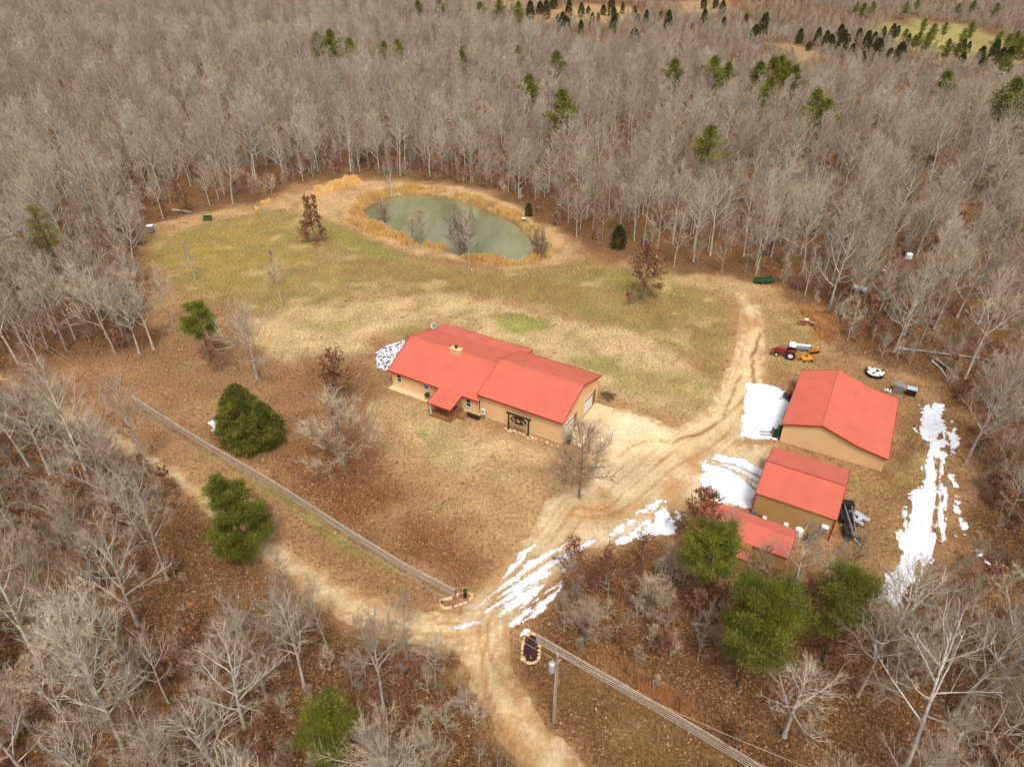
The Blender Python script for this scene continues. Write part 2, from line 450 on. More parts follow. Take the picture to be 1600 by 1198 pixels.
def sheet(name, bounds, res, field, zf, m, colf=None, label=None, smooth=True):
    """the part of a grid where field > 0, its edge cut along field = 0"""
    x0, x1, y0, y1 = bounds
    xs = np.arange(x0, x1 + res, res); ys = np.arange(y0, y1 + res, res)
    X, Y = np.meshgrid(xs, ys); Fv = field(X, Y)
    ny, nx = X.shape
    idx = np.arange(ny * nx).reshape(ny, nx)
    c = np.stack([idx[:-1, :-1], idx[:-1, 1:], idx[1:, 1:], idx[1:, :-1]], -1).reshape(-1, 4)
    f = Fv.ravel(); pos = f > 0
    cnt = pos[c].sum(1)
    full = c[cnt == 4]; part = c[(cnt > 0) & (cnt < 4)]
    VX = list(X.ravel()); VY = list(Y.ravel()); VF = list(f)
    edge = {}; tris = []; quads = []; pent = []
    def cut(a, b_):
        k = (a, b_) if a < b_ else (b_, a)
        if k in edge: return edge[k]
        t = f[a] / (f[a] - f[b_]); i = len(VX)
        VX.append(VX[a] + (VX[b_] - VX[a]) * t); VY.append(VY[a] + (VY[b_] - VY[a]) * t); VF.append(0.0)
        edge[k] = i; return i
    for q in part.tolist():
        poly = []
        for k in range(4):
            a, b_ = q[k], q[(k + 1) % 4]
            if pos[a]: poly.append(a)
            if pos[a] != pos[b_]: poly.append(cut(a, b_))
        for k in range(1, len(poly) - 1): tris.append((poly[0], poly[k], poly[k + 1]))
    VX = np.array(VX); VY = np.array(VY); VF = np.array(VF)
    Fs = [full] + ([np.array(tris)] if tris else [])
    used = np.zeros(len(VX), bool)
    for q in Fs: used[q.ravel()] = True
    remap = np.cumsum(used) - 1
    Fs = [remap[q] for q in Fs if len(q)]
    VX, VY, VF = VX[used], VY[used], VF[used]
    at_ = {}
    at_['depth'] = VF
    if colf is not None: at_['Col'] = colf(VX, VY)
    me = np_mesh(name, np.stack([VX, VY, zf(VX, VY, VF)], 1), Fs, at_, m, smooth)
    return obj(name, me)
def bounds_of(*polys, pad=3):
    P_ = np.concatenate(polys)
    return P_[:, 0].min() - pad, P_[:, 0].max() + pad, P_[:, 1].min() - pad, P_[:, 1].max() + pad

# ------------------------------------------------------------------ the ground plan
CLEAR = W([(95, 560), (170, 560), (240, 550), (232, 470), (228, 400), (236, 352), (300, 334), (400, 314), (470, 288), (560, 276), (620, 278), (700, 284), (770, 300), (830, 330), (880, 365), (920, 392), (1000, 412), (1080, 432), (1200, 440), (1245, 460), (1290, 500), (1320, 540), (1400, 570), (1470, 600), (1500, 650), (1518, 720), (1530, 830), (1500, 880), (1440, 920), (1390, 975), (1330, 930), (1290, 890), (1160, 900), (1090, 880), (1060, 860), (960, 880), (880, 900), (838, 985), (855, 1002), (1010, 1092), (1180, 1198), (1260, 1260), (1150, 1290), (900, 1290), (800, 1198), (755, 1110), (712, 1040), (640, 1000), (560, 962), (470, 900), (400, 838), (310, 775), (230, 715), (150, 668), (60, 640), (20, 600)])
POND = W([(566, 331), (580, 318), (610, 307), (650, 303), (690, 306), (730, 316), (770, 331), (800, 346), (822, 364), (834, 384), (828, 398), (808, 406), (770, 402), (730, 396), (690, 386), (650, 374), (615, 360), (585, 346)])
POND = smooth_line(list(POND) + [POND[0]], 4)[:-1]
FARPOLYS = [(W([(820, 22), (900, 6), (990, 6), (1010, 26), (960, 40), (880, 36), (830, 40)]), (196, 156, 104)),
            (W([(1195, 66), (1260, 72), (1290, 88), (1270, 98), (1210, 84)]), (190, 150, 104)),
            (W([(1355, 44), (1420, 28), (1500, 38), (1570, 58), (1600, 66), (1620, 100), (1560, 98), (1480, 84), (1390, 72)]), (172, 162, 92)),
            (W([(1430, 84), (1500, 92), (1580, 100), (1640, 106), (1640, 122), (1560, 110), (1460, 100)]), (182, 150, 104)),
            (W([(1020, 4), (1100, 0), (1180, 6), (1150, 20), (1060, 22)]), (186, 150, 110)),
            (W([(740, -6), (830, -6), (840, 12), (780, 18)]), (180, 140, 98))]
# colour zones: polygon in the photo, feather in metres, colour, strength, ragged noise in metres
ZONES = []
def dull(rgb, k=.72, d=.06):
    c = lin(rgb, k); g_ = c.mean()
    return c * (1 - d) + g_ * d
def zone(px, feather, rgb, strength=1.0, rag=1.5, leaf=None): ZONES.append((W(px), feather, dull(rgb), strength, rag, leaf))
zone([(95, 560), (170, 560), (240, 550), (232, 470), (228, 400), (236, 352), (300, 334), (400, 314), (470, 288), (560, 276), (700, 284), (770, 300), (880, 365), (920, 392), (1000, 412), (1080, 432), (1200, 440), (1245, 460), (1290, 500), (1320, 540), (1400, 570), (1470, 600), (1500, 650), (1518, 720), (1530, 830), (1500, 880), (1440, 920), (1390, 975), (1290, 890), (1160, 900), (1060, 860), (960, 872), (880, 890), (820, 975), (712, 1040), (640, 1000), (560, 962), (470, 900), (400, 838), (310, 775), (230, 715), (150, 668), (60, 640), (20, 600)], 3, (186, 140, 92), 1, 2.5, 0.25)
zone([(160, 560), (240, 545), (300, 500), (400, 500), (480, 520), (520, 600), (480, 660), (420, 640), (330, 640), (200, 620)], 5, (172, 126, 86), .9, 3, 0.4)
# lawn round the pond
zone([(236, 372), (300, 350), (380, 330), (470, 322), (520, 345), (580, 378), (640, 400), (720, 420), (800, 424), (880, 414), (960, 410), (1040, 424), (1110, 452), (1140, 500), (1150, 560), (1136, 610), (1110, 570), (1060, 545), (960, 515), (860, 488), (780, 466), (700, 458), (600, 460), (500, 476), (430, 490), (340, 480), (260, 440)], 2.5, (160, 138, 74), 1, 2.0, 0.0)
zone([(250, 400), (330, 360), (420, 345), (460, 400), (380, 440), (300, 440)], 5, (168, 142, 66), .8, 3, 0)
zone([(520, 350), (580, 376), (640, 398), (600, 402), (540, 385), (500, 360)], 2, (142, 140, 58), .8, 1.5, 0)
zone([(900, 420), (980, 418), (1050, 440), (1040, 462), (960, 450), (900, 440)], 3, (134, 130, 54), .6, 2, 0)
zone([(560, 410), (700, 425), (860, 430), (900, 470), (760, 450), (600, 445)], 5, (150, 116, 62), .7, 3, 0)
zone([(980, 470), (1060, 470), (1120, 500), (1130, 560), (1060, 530), (980, 500)], 4, (150, 122, 66), .6, 3, 0)
# pale dry grass behind and right of the house
zone([(400, 500), (500, 478), (600, 464), (700, 462), (800, 474), (900, 500), (1000, 530), (1080, 562), (1130, 620), (1090, 655), (1020, 645), (960, 620), (900, 580), (780, 530), (690, 500), (600, 520), (560, 560), (470, 570), (400, 560)], 2, (216, 184, 128), .95, 2, 0.05)
zone([(480, 505), (550, 495), (580, 505), (540, 522), (490, 518)], 2, (150, 148, 62), .7, 2, 0)
zone([(740, 490), (820, 485), (860, 505), (840, 520), (780, 510)], 1.5, (140, 146, 52), .8, 2.5, 0)
zone([(880, 545), (960, 560), (960, 580), (900, 572)], 1.5, (142, 142, 60), .7, 2, 0)
zone([(960, 570), (1100, 590), (1110, 625), (1050, 640), (980, 610)], 3, (158, 144, 74), .7, 3, 0)
zone([(590, 520), (640, 505), (680, 500), (640, 525)], 1.5, (140, 134, 66), .7, 1.5, 0)
# front yard
zone([(560, 620), (640, 625), (760, 670), (870, 710), (900, 770), (880, 840), (800, 880), (700, 830), (600, 760), (560, 680)], 3, (196, 156, 104), .9, 2.5, 0.15)
zone([(600, 625), (700, 665), (790, 690), (850, 715), (800, 745), (700, 720), (610, 660)], 2.5, (222, 188, 132), .85, 2, 0)
zone([(690, 670), (740, 690), (720, 720), (670, 700)], 2, (150, 134, 70), .6, 2, 0)
zone([(640, 655), (668, 662), (670, 690), (650, 680)], .8, (124, 132, 44), .8, .8, 0)
zone([(430, 690), (500, 640), (560, 640), (580, 700), (640, 780), (720, 850), (740, 900), (640, 870), (520, 780), (440, 730)], 4, (156, 92, 52), .85, 3, 1)
zone([(480, 720), (560, 730), (620, 780), (560, 790)], 3, (142, 76, 42), .8, 2, 1)
zone([(470, 560), (560, 560), (600, 600), (560, 650), (500, 640)], 4, (150, 100, 60), .7, 2.5, 1)
zone([(500, 850), (620, 880), (720, 930), (640, 960), (540, 930)], 3, (176, 134, 86), .8, 2, .5)
zone([(360, 640), (460, 690), (480, 740), (420, 720), (330, 690)], 3, (150, 92, 50), .8, 2, 1)
# strip along the fences: greener grass
zone([(206, 634), (212, 632), (312, 698), (430, 769), (560, 854), (706, 936), (700, 941), (545, 853), (424, 773), (304, 700)], .4, (132, 136, 62), .7, .8, 0)
zone([(850, 1010), (940, 1040), (1180, 1198), (1260, 1260), (1100, 1300), (960, 1240), (880, 1130), (845, 1060)], 2, (128, 100, 52), .95, 1.5, .45)
zone([(820, 1030), (860, 1060), (900, 1140), (980, 1230), (920, 1240), (850, 1130)], 1.5, (146, 98, 56), .6, 1.5, .8)
# round the sheds
zone([(1200, 450), (1260, 480), (1300, 520), (1260, 560), (1200, 590), (1190, 520)], 2, (170, 140, 82), .9, 2, .1)
zone([(1240, 480), (1300, 480), (1310, 520), (1280, 530), (1250, 505)], 2, (196, 124, 58), .8, 1.5, .3)
zone([(1300, 560), (1400, 600), (1450, 640), (1480, 700), (1480, 800), (1420, 860), (1370, 920), (1330, 880), (1300, 820), (1390, 730), (1410, 640), (1320, 590)], 2, (166, 126, 76), .9, 2, .3)
zone([(1405, 650), (1440, 660), (1450, 720), (1420, 780), (1385, 745), (1400, 690)], 1.5, (128, 92, 52), .8, 1, .5)
zone([(1210, 700), (1300, 728), (1370, 750), (1420, 740), (1440, 700), (1460, 720), (1430, 780), (1340, 770), (1240, 725)], 1, (172, 140, 78), .7, 1, 0)
zone([(1250, 850), (1320, 850), (1340, 900), (1270, 890)], 1.5, (196, 160, 120), .7, 1.5, .3)
# round the pond
zone([(480, 300), (530, 280), (600, 282), (640, 290), (720, 292), (800, 320), (860, 360), (900, 400), (880, 412), (800, 418), (720, 412), (640, 396), (570, 366), (510, 340), (440, 325), (390, 330), (420, 310)], 1.2, (208, 166, 112), 1, 1.5, 0)
zone([(230, 352), (300, 336), (400, 318), (400, 334), (320, 348), (260, 368)], 1.2, (196, 154, 100), .9, 1.2, 0)
zone([(1020, 430), (1100, 430), (1210, 452), (1230, 480), (1180, 478), (1120, 455)], 1.5, (214, 176, 122), .8, 1.5, .2)
zone([(60, 600), (130, 650), (200, 690), (300, 762), (260, 770), (150, 700), (40, 640)], 2, (180, 138, 96), .8, 2, .3)
# the open corridor behind the left woods' edge
zone([(0, 540), (90, 560), (200, 610), (180, 640), (90, 620), (0, 600)], 4, (172, 120, 80), .7, 3, .5)
zone([(905, 1010), (1000, 1040), (1100, 1100), (1080, 1120), (980, 1070), (900, 1030)], 3, (184, 116, 58), .6, 3, .6)
for p_, c_ in FARPOLYS: ZONES.append((p_, 6, dull(c_), .95, 7, 0))

ROADS = [
    (W([(-60, 560), (40, 610), (110, 650), (180, 685), (280, 752), (350, 800), (420, 858), (500, 916), (570, 955), (640, 976), (700, 984), (760, 984)]), [.2, .3, .5, .9, 1.1, 1.3, 1.4, 1.5, 1.7, 1.9, 2.0, 2.3]),
    (W([(905, 800), (860, 860), (820, 900), (775, 945), (755, 980), (765, 1040), (790, 1100), (832, 1160), (890, 1225), (960, 1300)]), [4.0, 3.1, 2.9, 2.8, 2.6, 2.2, 2.0, 2.0, 2.1, 2.2]),
    (W([(905, 800), (950, 800), (1000, 762), (1050, 720), (1100, 690), (1140, 650), (1160, 600), (1172, 545), (1174, 500), (1165, 465)]), [4.2, 5.0, 4.6, 4.2, 3.8, 3.4, 3.0, 2.2, 2.0, 2.0]),
]
ROADS = [(smooth_line(p_, 4), list(np.interp(np.linspace(0, len(w_) - 1, (len(w_) - 1) * 4 + 1), range(len(w_)), w_))) for p_, w_ in ROADS]
YARD = W([(935, 640), (985, 640), (1050, 664), (1110, 668), (1150, 690), (1215, 694), (1200, 725), (1180, 790), (1100, 790), (1040, 800), (960, 850), (880, 870), (900, 800), (925, 740), (915, 690)])
PALE = W([(940, 648), (985, 645), (1040, 664), (1080, 690), (1040, 708), (980, 712), (945, 700)])
GULLY = W([(1188, 520), (1174, 560), (1178, 600), (1165, 622), (1144, 640), (1128, 655), (1110, 668), (1090, 680), (1066, 684), (1050, 694)])
GULLY2 = W([(1128, 655), (1134, 640), (1142, 622), (1150, 606), (1158, 585)])
RUTS = W([(1050, 690), (1010, 688), (985, 698), (965, 716)])
def road_field(X, Y):
    f = np.full(X.shape, -1e9)
    for p_, w_ in ROADS: f = np.maximum(f, d_line(X, Y, p_, w_))
    f = np.maximum(f, sd_poly(X, Y, YARD))
    return f + fbm(X * .8, Y * .8, 31, 5) * .8
def road_col(X, Y):
    c = np.tile(lin((212, 188, 150)), (len(X), 1))
    def mixc(c, rgb, w_): w_ = np.clip(w_, 0, 1)[:, None]; return c * (1 - w_) + lin(rgb) * w_
    n = fbm(X * .25, Y * .25, 71, 4)
    c = mixc(c, (188, 148, 98), sstep(-.1, .5, n) * .9)
    c = mixc(c, (234, 206, 158), sstep(0, .5, -n) * .6)
    c = mixc(c, (238, 212, 170), sstep(-2, 2, sd_poly(X, Y, PALE) + n * 2) * .85)
    for i, (p_, w_) in enumerate(ROADS):
        d = d_line(X, Y, p_) + fbm(X * .12, Y * .12, 51, 2) * .8
        wob = .5 + .5 * fbm(X * .35, Y * .35, 41 + i, 3)
        for r0, tw, col_, k in ((.95, .28, (178, 132, 80), .75), (1.75, .2, (196, 150, 96), .5), (.2, .3, (206, 172, 112), .4), (2.7, .2, (190, 144, 92), .5)):
            c = mixc(c, col_, np.exp(-((d - r0) / tw) ** 2) * k * wob * 1.9)
    j = fbm(X * .9, Y * .9, 61, 4) * .7
    for g_, w_, k in ((GULLY, .26, .95), (GULLY2, .18, .8), (RUTS, .2, .5)):
        d = d_line(X + j, Y + j * .6, g_)
        c = mixc(c, (238, 204, 150), np.exp(-(d / 1.3) ** 2) * .6)
        c = mixc(c, (132, 86, 46), np.exp(-(d / w_) ** 2) * k)
    e = road_field(X, Y)
    gc = ground_col(X, Y)[0]; w_ = (1 - sstep(-.1, 1.3, e + fbm(X * 1.4, Y * 1.4, 33, 5) * 1.3))[:, None] * .85
    c = c * (1 - w_) + gc * w_
    return c * (1 + .1 * fbm(X * 1.7, Y * 1.7, 81, 3))[:, None]
def ground_col(X, Y):
    base = dull((114, 80, 50)); b2 = dull((142, 104, 66)); b3 = dull((76, 60, 46))
    n = sstep(-.35, .45, fbm(X * .06, Y * .06, 1, 4))[:, None]
    c = base * (1 - n) + b2 * n
    n = sstep(.1, .6, fbm(X * .11 + 9, Y * .11, 2, 4))[:, None]
    c = c * (1 - n * .6) + b3 * n * .6
    leaf = np.ones(len(X))
    for p_, fe, col_, st, rag, lf in ZONES:
        bx = (X > p_[:, 0].min() - 20) & (X < p_[:, 0].max() + 20) & (Y > p_[:, 1].min() - 20) & (Y < p_[:, 1].max() + 20)
        if not bx.any(): continue
        x, y = X[bx], Y[bx]
        s_ = sd_poly(x, y, p_) + fbm(x * .22, y * .22, 13, 5) * rag * 1.6
        w_ = sstep(-fe, fe, s_) * st
        w_ = w_ * (1 - .25 * sstep(0, .6, fbm(x * .8, y * .8, 23, 3)))
        c[bx] = c[bx] * (1 - w_[:, None]) + col_ * w_[:, None]
        if lf is not None: leaf[bx] = leaf[bx] * (1 - w_) + lf * w_
    c = c * (1 - .16 * leaf)[:, None]
    # clumps of green and of straw in the grass
    g_ = (1 - leaf)
    n = sstep(.12, .45, fbm(X * .3, Y * .3, 91, 5)) * g_ * .45
    c = c * (1 - n[:, None]) + dull((140, 130, 70)) * n[:, None]
    n = sstep(.12, .5, fbm(X * .22 + 40, Y * .22, 95, 5)) * g_ * .55
    c = c * (1 - n[:, None]) + dull((206, 176, 116)) * n[:, None]
    n = sstep(.15, .5, fbm(X * .16, Y * .16 + 30, 97, 4)) * g_ * .3
    c = c * (1 - n[:, None]) + dull((140, 100, 58)) * n[:, None]
    # worn margin of the road
    near = (np.abs(X) < 110) & (Y < 130)
    e = road_field(X[near], Y[near]); w_ = sstep(-1.8, .2, e) * .55
    c[near] = c[near] * (1 - w_[:, None]) + dull((196, 152, 100)) * w_[:, None]
    leaf[near] *= (1 - w_)
    return c, leaf
def axis(lo, hi, d0, d1, dens, step):
    a = list(np.arange(d0, d1, dens)); s_ = dens; x = d1
    while x < hi: a.append(x); s_ = min(s_ * 1.07, step); x += s_
    a.append(hi); s_ = dens; x = d0 - dens
    while x > lo: a.insert(0, x); s_ = min(s_ * 1.07, step); x -= s_
    a.insert(0, lo)
    return np.array(a)
gx = axis(-4000, 4000, -88, 88, .62, 120); gy = axis(-2500, 5000, 22, 178, .62, 120)
X, Y = np.meshgrid(gx, gy); ny, nx = X.shape; X = X.ravel(); Y = Y.ravel()
Z = relief(X, Y)
WATERZ = -0.45
ps = sd_poly(X, Y, POND)
Z = Z - sstep(-1.6, 2.5, ps) * 1.6
Z = Z + np.exp(-((ps + 4) / 3) ** 2) * .35 * (Y > 150)
c, leaf = ground_col(X, Y)
wet = (sstep(-1.0, -.2, ps))[:, None] * .7
c = c * (1 - wet) + lin((104, 84, 54)) * wet
idx = np.arange(ny * nx).reshape(ny, nx)
quads = np.stack([idx[:-1, :-1], idx[:-1, 1:], idx[1:, 1:], idx[1:, :-1]], -1).reshape(-1, 4)
tag(obj('ground', np_mesh('ground', np.stack([X, Y, Z], 1), [quads], {'Col': c, 'leaf': leaf}, M['ground'], True)), kind='structure')
pb = bounds_of(POND, pad=2)
tag(sheet('pond_water', pb, .6, lambda X, Y: sd_poly(X, Y, POND) + .9, lambda x, y, f: x * 0 + WATERZ, M['water']), kind='structure')
rb = (-86, 66, 24, 128)
tag(sheet('dirt_road', rb, .4, road_field, lambda x, y, f: x * 0 + .02, M['road'], road_col), kind='structure')

# ------------------------------------------------------------------ snow
def snow(name, label, polys, ruts=(), amp=.9, sc=.9, res=.2, z=.05, holes=0, bands=(), run=None):
    if run is not None:
        q0, q1 = P2(*run[0]), P2(*run[1]); an = math.atan2(q1[1] - q0[1], q1[0] - q0[0])
    def streak(X, Y, s_):
        if run is None: return fbm(X * 1.6, Y * 1.6, s_, 3)
        a = X * math.cos(an) + Y * math.sin(an); b_ = -X * math.sin(an) + Y * math.cos(an)
        return fbm(a * .3, b_ * 2.2, s_, 4)
    Ps = [W(p_) for p_ in polys]; Rs = [(W(r), w_) for r, w_ in ruts]; Bs = [(W(r), w_) for r, w_ in bands]
    def fld(X, Y):
        f = np.full(X.shape, -1e9)
        for p_ in Ps: f = np.maximum(f, sd_poly(X, Y, p_))
        f = np.minimum(f, 2.2) + fbm(X * sc, Y * sc, 7, 5) * amp
        for p_, w_ in Bs: f = np.maximum(f, d_line(X, Y, p_, w_) + (fbm(X * 1.2, Y * 1.2, 9, 4) * .4 if run is None else streak(X, Y, 9) * .42 + fbm(X * 1.5, Y * 1.5, 10, 3) * .25))
        f = f + fbm(X * 3.5, Y * 3.5, 8, 2) * amp * .6
        for r, w_ in Rs: f = np.minimum(f, d_line(X, Y, r) - w_ + fbm(X * 1.3, Y * 1.3, 15, 3) * .2)
        if holes: f = f - holes * sstep(.05, .5, streak(X, Y, 19)) * 1.4
        return f
    o = sheet(name, bounds_of(*(Ps + [b_[0] for b_ in Bs]), pad=2), res, fld, lambda x, y, f: z + np.clip(f, 0, .5) * .16, M['snow'])
    return tag(o, label, 'snow patch', kind='stuff')
snow('snow_patch', 'bright white square of snow in front of the largest barn', [[(1166, 596), (1200, 600), (1238, 614), (1215, 690), (1154, 682), (1160, 640)]], amp=.5)
snow('snow_patch', 'rounded white snow patch with wheel lines beside the middle shed', [[(1094, 722), (1122, 710), (1160, 718), (1196, 736), (1180, 775), (1174, 796), (1120, 788), (1096, 760)]],
     [([(1098, 716), (1150, 728), (1200, 752)], .12), ([(1102, 722), (1150, 736), (1196, 762)], .1), ([(1120, 722), (1160, 745), (1190, 775)], .05)], amp=.7)
snow('snow_patch', 'long snow strip down the left side of the lower driveway', [], run=((760, 948), (900, 852)), amp=.35, res=.16, bands=[([(728, 966), (760, 948), (800, 920), (840, 888), (880, 862), (925, 844)], [.15, .7, 1.2, 1.5, 1.2, .5]), ([(770, 925), (800, 890), (820, 862), (835, 850)], [.1, .35, .5, .2])],
     ruts=[([(740, 957), (800, 914), (860, 872), (930, 838)], .13)], holes=.5)
snow('snow_patch', 'wheel rutted snow between the lower driveway tracks', [], run=((780, 965), (870, 896)), amp=.4, res=.16, bands=[([(774, 973), (790, 953), (816, 934), (842, 917), (868, 898), (900, 878)], [.1, .45, .75, .6, .4, .2]), ([(800, 979), (813, 963), (835, 948), (855, 930), (876, 912)], [.1, .7, 1.1, 1.0, .4]), ([(822, 984), (812, 996)], [.3, .1])],
     ruts=[([(790, 975), (830, 940), (872, 906)], .1)], holes=.5)
snow('snow_patch', 'leaf speckled snow patch on the driveway left of the pine', [[(1006, 800), (1036, 792), (1070, 806), (1054, 830), (1005, 846), (975, 852), (958, 844)]], amp=.8, res=.16, bands=[([(946, 842), (980, 818), (1010, 796), (1040, 780)], [.3, .6, .5, .3])],
     ruts=[([(950, 850), (990, 822), (1030, 794)], .16)], holes=.7)
snow('snow_patch', 'thin sliver of snow at the fork of the road', [[(712, 976), (756, 968), (750, 974), (716, 984), (690, 986)]], amp=.25, res=.12)
snow('snow_patch', 'long broken snow strip running past the right end of the barn', [[(1440, 632), (1474, 632), (1478, 690), (1476, 760), (1488, 830), (1466, 866), (1430, 905), (1392, 945), (1372, 938), (1376, 915), (1404, 880), (1404, 820), (1422, 780), (1442, 745), (1446, 700), (1434, 670)]],
     [([(1466, 720), (1464, 780), (1458, 830)], .12)], amp=1.0, sc=.8, holes=.7, run=((1470, 640), (1440, 860)))
snow('snow_patch', 'narrow spotted snow line at the edge of the right woods', [[(1482, 655), (1490, 652), (1496, 700), (1484, 720)], [(1484, 745), (1496, 760), (1508, 830), (1530, 862), (1544, 880), (1520, 868), (1498, 830), (1490, 790)]], amp=1.1, sc=.9, holes=.9, run=((1486, 655), (1510, 840)))
snow('snow_patch', 'small snow patch beside the large cedar', [[(328, 658), (344, 652), (362, 656), (358, 682), (334, 678)]], amp=.8, holes=.3)

# ------------------------------------------------------------------ ribbed metal sheets
def ribbed(mb, p0, ud, L, vfun, n, sp=.24, h=.03, w=.07):
    """a sheet of ribbed metal: starts at p0, runs L along ud; vfun(s) gives the vector from lower to upper edge"""
    p0, ud, n = Vector(p0), Vector(ud).normalized(), Vector(n).normalized()
    st = []; s_ = 0.0
    while s_ < L - sp * .6:
        st += [(s_, 0), (s_ + sp - w, 0), (s_ + sp - w * .7, h), (s_ + sp - w * .3, h)]; s_ += sp
    if not st: st.append((0, 0))
    st.append((L, 0)); vs = []; fs = []
    for a, hh in st:
        q = p0 + ud * a + n * hh
        lo = vfun(a)
        if isinstance(lo, tuple): q0, q1 = q + lo[0], q + lo[1]
        else: q0, q1 = q, q + lo
        vs += [q0, q1]
    for i in range(len(st) - 1): fs.append((2 * i, 2 * i + 2, 2 * i + 3, 2 * i + 1))
    mb.add(vs, fs); return mb
def slope(mb, a, b_, c_, d, sp=.3, h=.05):
    """roof slope: a-b eave, d-c upper edge, all corners local; ribs run up the slope"""
    a, b_, c_, d = Vector(a), Vector(b_), Vector(c_), Vector(d)
    L = (b_ - a).length; n = (b_ - a).cross(d - a).normalized()
    if n.z < 0: n = -n
    ribbed(mb, a, b_ - a, L, lambda s_: (d - a).lerp(c_ - b_, s_ / L), n, sp, h)
    k = n * -.06
    mb.add([a + k, b_ + k, c_ + k, d + k], [(3, 2, 1, 0)])
def bar(mb, a, b_, w, h):
    a, b_ = Vector(a), Vector(b_); d = b_ - a; L = d.length; t = d.normalized()
    up = Vector((0, 0, 1)) if abs(t.z) < .95 else Vector((0, 1, 0))
    s_ = t.cross(up).normalized(); u = s_.cross(t)
    vs = [p_ + s_ * (i * w / 2) + u * (j * h / 2) for p_ in (a, b_) for i, j in ((-1, -1), (1, -1), (1, 1), (-1, 1))]
    mb.add(vs, [(0, 1, 2, 3), (7, 6, 5, 4), (0, 4, 5, 1), (1, 5, 6, 2), (2, 6, 7, 3), (3, 7, 4, 0)])

# ------------------------------------------------------------------ the house
hx = thing('ranch_house', 'long tan metal sided house with stepped red roof in the middle of the yard', 'house', (-18.1, 85.68, 0), -.52)
wl = MB()
def wall(mb, a, b_, z0a, z1a, z1b, sp=.3):
    """ribbed wall from a to b (local xy), top sloping from z1a to z1b; outside is to the right of a->b"""
    a, b_ = Vector((*a, 0)), Vector((*b_, 0)); d = b_ - a; L = d.length; n = Vector((d.y, -d.x, 0)).normalized()
    ribbed(mb, a, d, L, lambda s_: (Vector((0, 0, z0a)), Vector((0, 0, z1a + (z1b - z1a) * s_ / L))), n, sp, .02, .05)
X0, X1, X2 = .4, 15.35, 27.96
wall(wl, (X0, .45), (X1, .45), .25, 2.9, 2.9)                       # living part, front
wall(wl, (X0, 14.6), (X0, 12.3), .25, 2.86, 3.3); wall(wl, (X0, 12.3), (X0, 5.96), .25, 3.3, 5.3); wall(wl, (X0, 5.96), (X0, .45), .25, 5.3, 2.85)
wall(wl, (X1 + .3, 14.6), (X0, 14.6), .25, 2.9, 2.9)
wall(wl, (X1 + .3, 12.3), (X1 + .3, 14.6), .25, 3.3, 2.9)
wall(wl, (X1 + .1, .65), (X2, .65), .25, 3.85, 3.85)                 # garage part
wall(wl, (X2, .65), (X2, 6.28), .25, 3.85, 5.95); wall(wl, (X2, 6.28), (X2, 11.9), .25, 5.95, 3.95)
wall(wl, (X2, 11.9), (X1 + .3, 11.9), .25, 3.95, 3.95)
wall(wl, (X1 + .1, 6.28), (X1 + .1, .65), .25, 5.95, 3.85); wall(wl, (X1 + .1, 12.0), (X1 + .1, 6.28), .25, 3.95, 5.95)
hw = wl.build('wall', M['wall'], hx)
fo = MB(); fo.box((7.9, 7.5, .13), (15.1, 14.3, .27)); fo.box((21.7, 6.28, .127), (12.6, 11.34, .264)); fo.build('foundation', M['concrete'], hx)
rf = MB()
Yr = 5.96
slope(rf, (0, 0, 2.79), (15.5, 0, 2.79), (15.5, Yr, 5.46), (0, Yr, 5.46))
slope(rf, (15.9, 12.3, 3.42), (0, 12.3, 3.42), (0, Yr, 5.46), (15.9, Yr, 5.46))
slope(rf, (15.9, 15.05, 2.96), (0, 15.05, 2.96), (0, 12.3, 3.42), (15.9, 12.3, 3.42))
GX0, GX1 = 15.3, 28.27
slope(rf, (GX0, .2, 3.79), (GX1, .2, 3.79), (GX1, 6.28, 6.04), (GX0, 6.28, 6.04))
slope(rf, (GX1, 12.35, 4.1), (GX0, 12.35, 4.1), (GX0, 6.28, 6.04), (GX1, 6.28, 6.04))
hr = rf.build('roof', M['roof'], hx)
tr = MB()
for a, b_ in (((0, -.03, 2.74), (15.5, -.03, 2.74)), ((0, 15.08, 2.9), (15.9, 15.08, 2.9)), ((GX0, .16, 3.74), (GX1, .16, 3.74)), ((GX0, 12.4, 4.04), (GX1, 12.4, 4.04)),
              ((-.03, 0, 2.76), (-.03, Yr, 5.43)), ((-.03, Yr, 5.43), (-.03, 12.3, 3.4)), ((-.03, 12.3, 3.4), (-.03, 15.05, 2.92)),
              ((GX1 + .03, .2, 3.76), (GX1 + .03, 6.28, 6.01)), ((GX1 + .03, 6.28, 6.01), (GX1 + .03, 12.35, 4.07)),
              ((GX0 - .03, .2, 3.72), (GX0 - .03, 6.28, 5.98)), ((GX0 - .03, 6.28, 5.98), (GX0 - .03, 12.35, 4.03)), ((15.92, 12.4, 3.38), (15.92, 15.05, 2.92))):
    bar(tr, a, b_, .06, .18)
tr.build('fascia', M['trim'], hr)
cp = MB()
for x0, x1, y, z in ((0, 15.3, Yr, 5.5), (GX0, GX1, 6.28, 6.08)):
    slope(cp, (x0, y - .2, z - .06), (x1, y - .2, z - .06), (x1, y, z + .02), (x0, y, z + .02), 999); slope(cp, (x1, y + .2, z - .06), (x0, y + .2, z - .06), (x0, y, z + .02), (x1, y, z + .02), 999)
cp.build('ridge_cap', M['roof'], hr)
ch = MB(); ch.box((8.3, 5.75, 5.55), (1.7, .8, .75)); ch.box((8.3, 5.75, 5.96), (1.85, .95, .08))
co = ch.build('chimney', M['wall'], hx, 'tan boxed chimney on the ridge')
ch = MB(); ch.cyl((8.3, 5.8, 6.15), .17, .32); ch.cyl((8.3, 5.8, 6.34), .26, .06); ch.build('flue', M['black'], co)
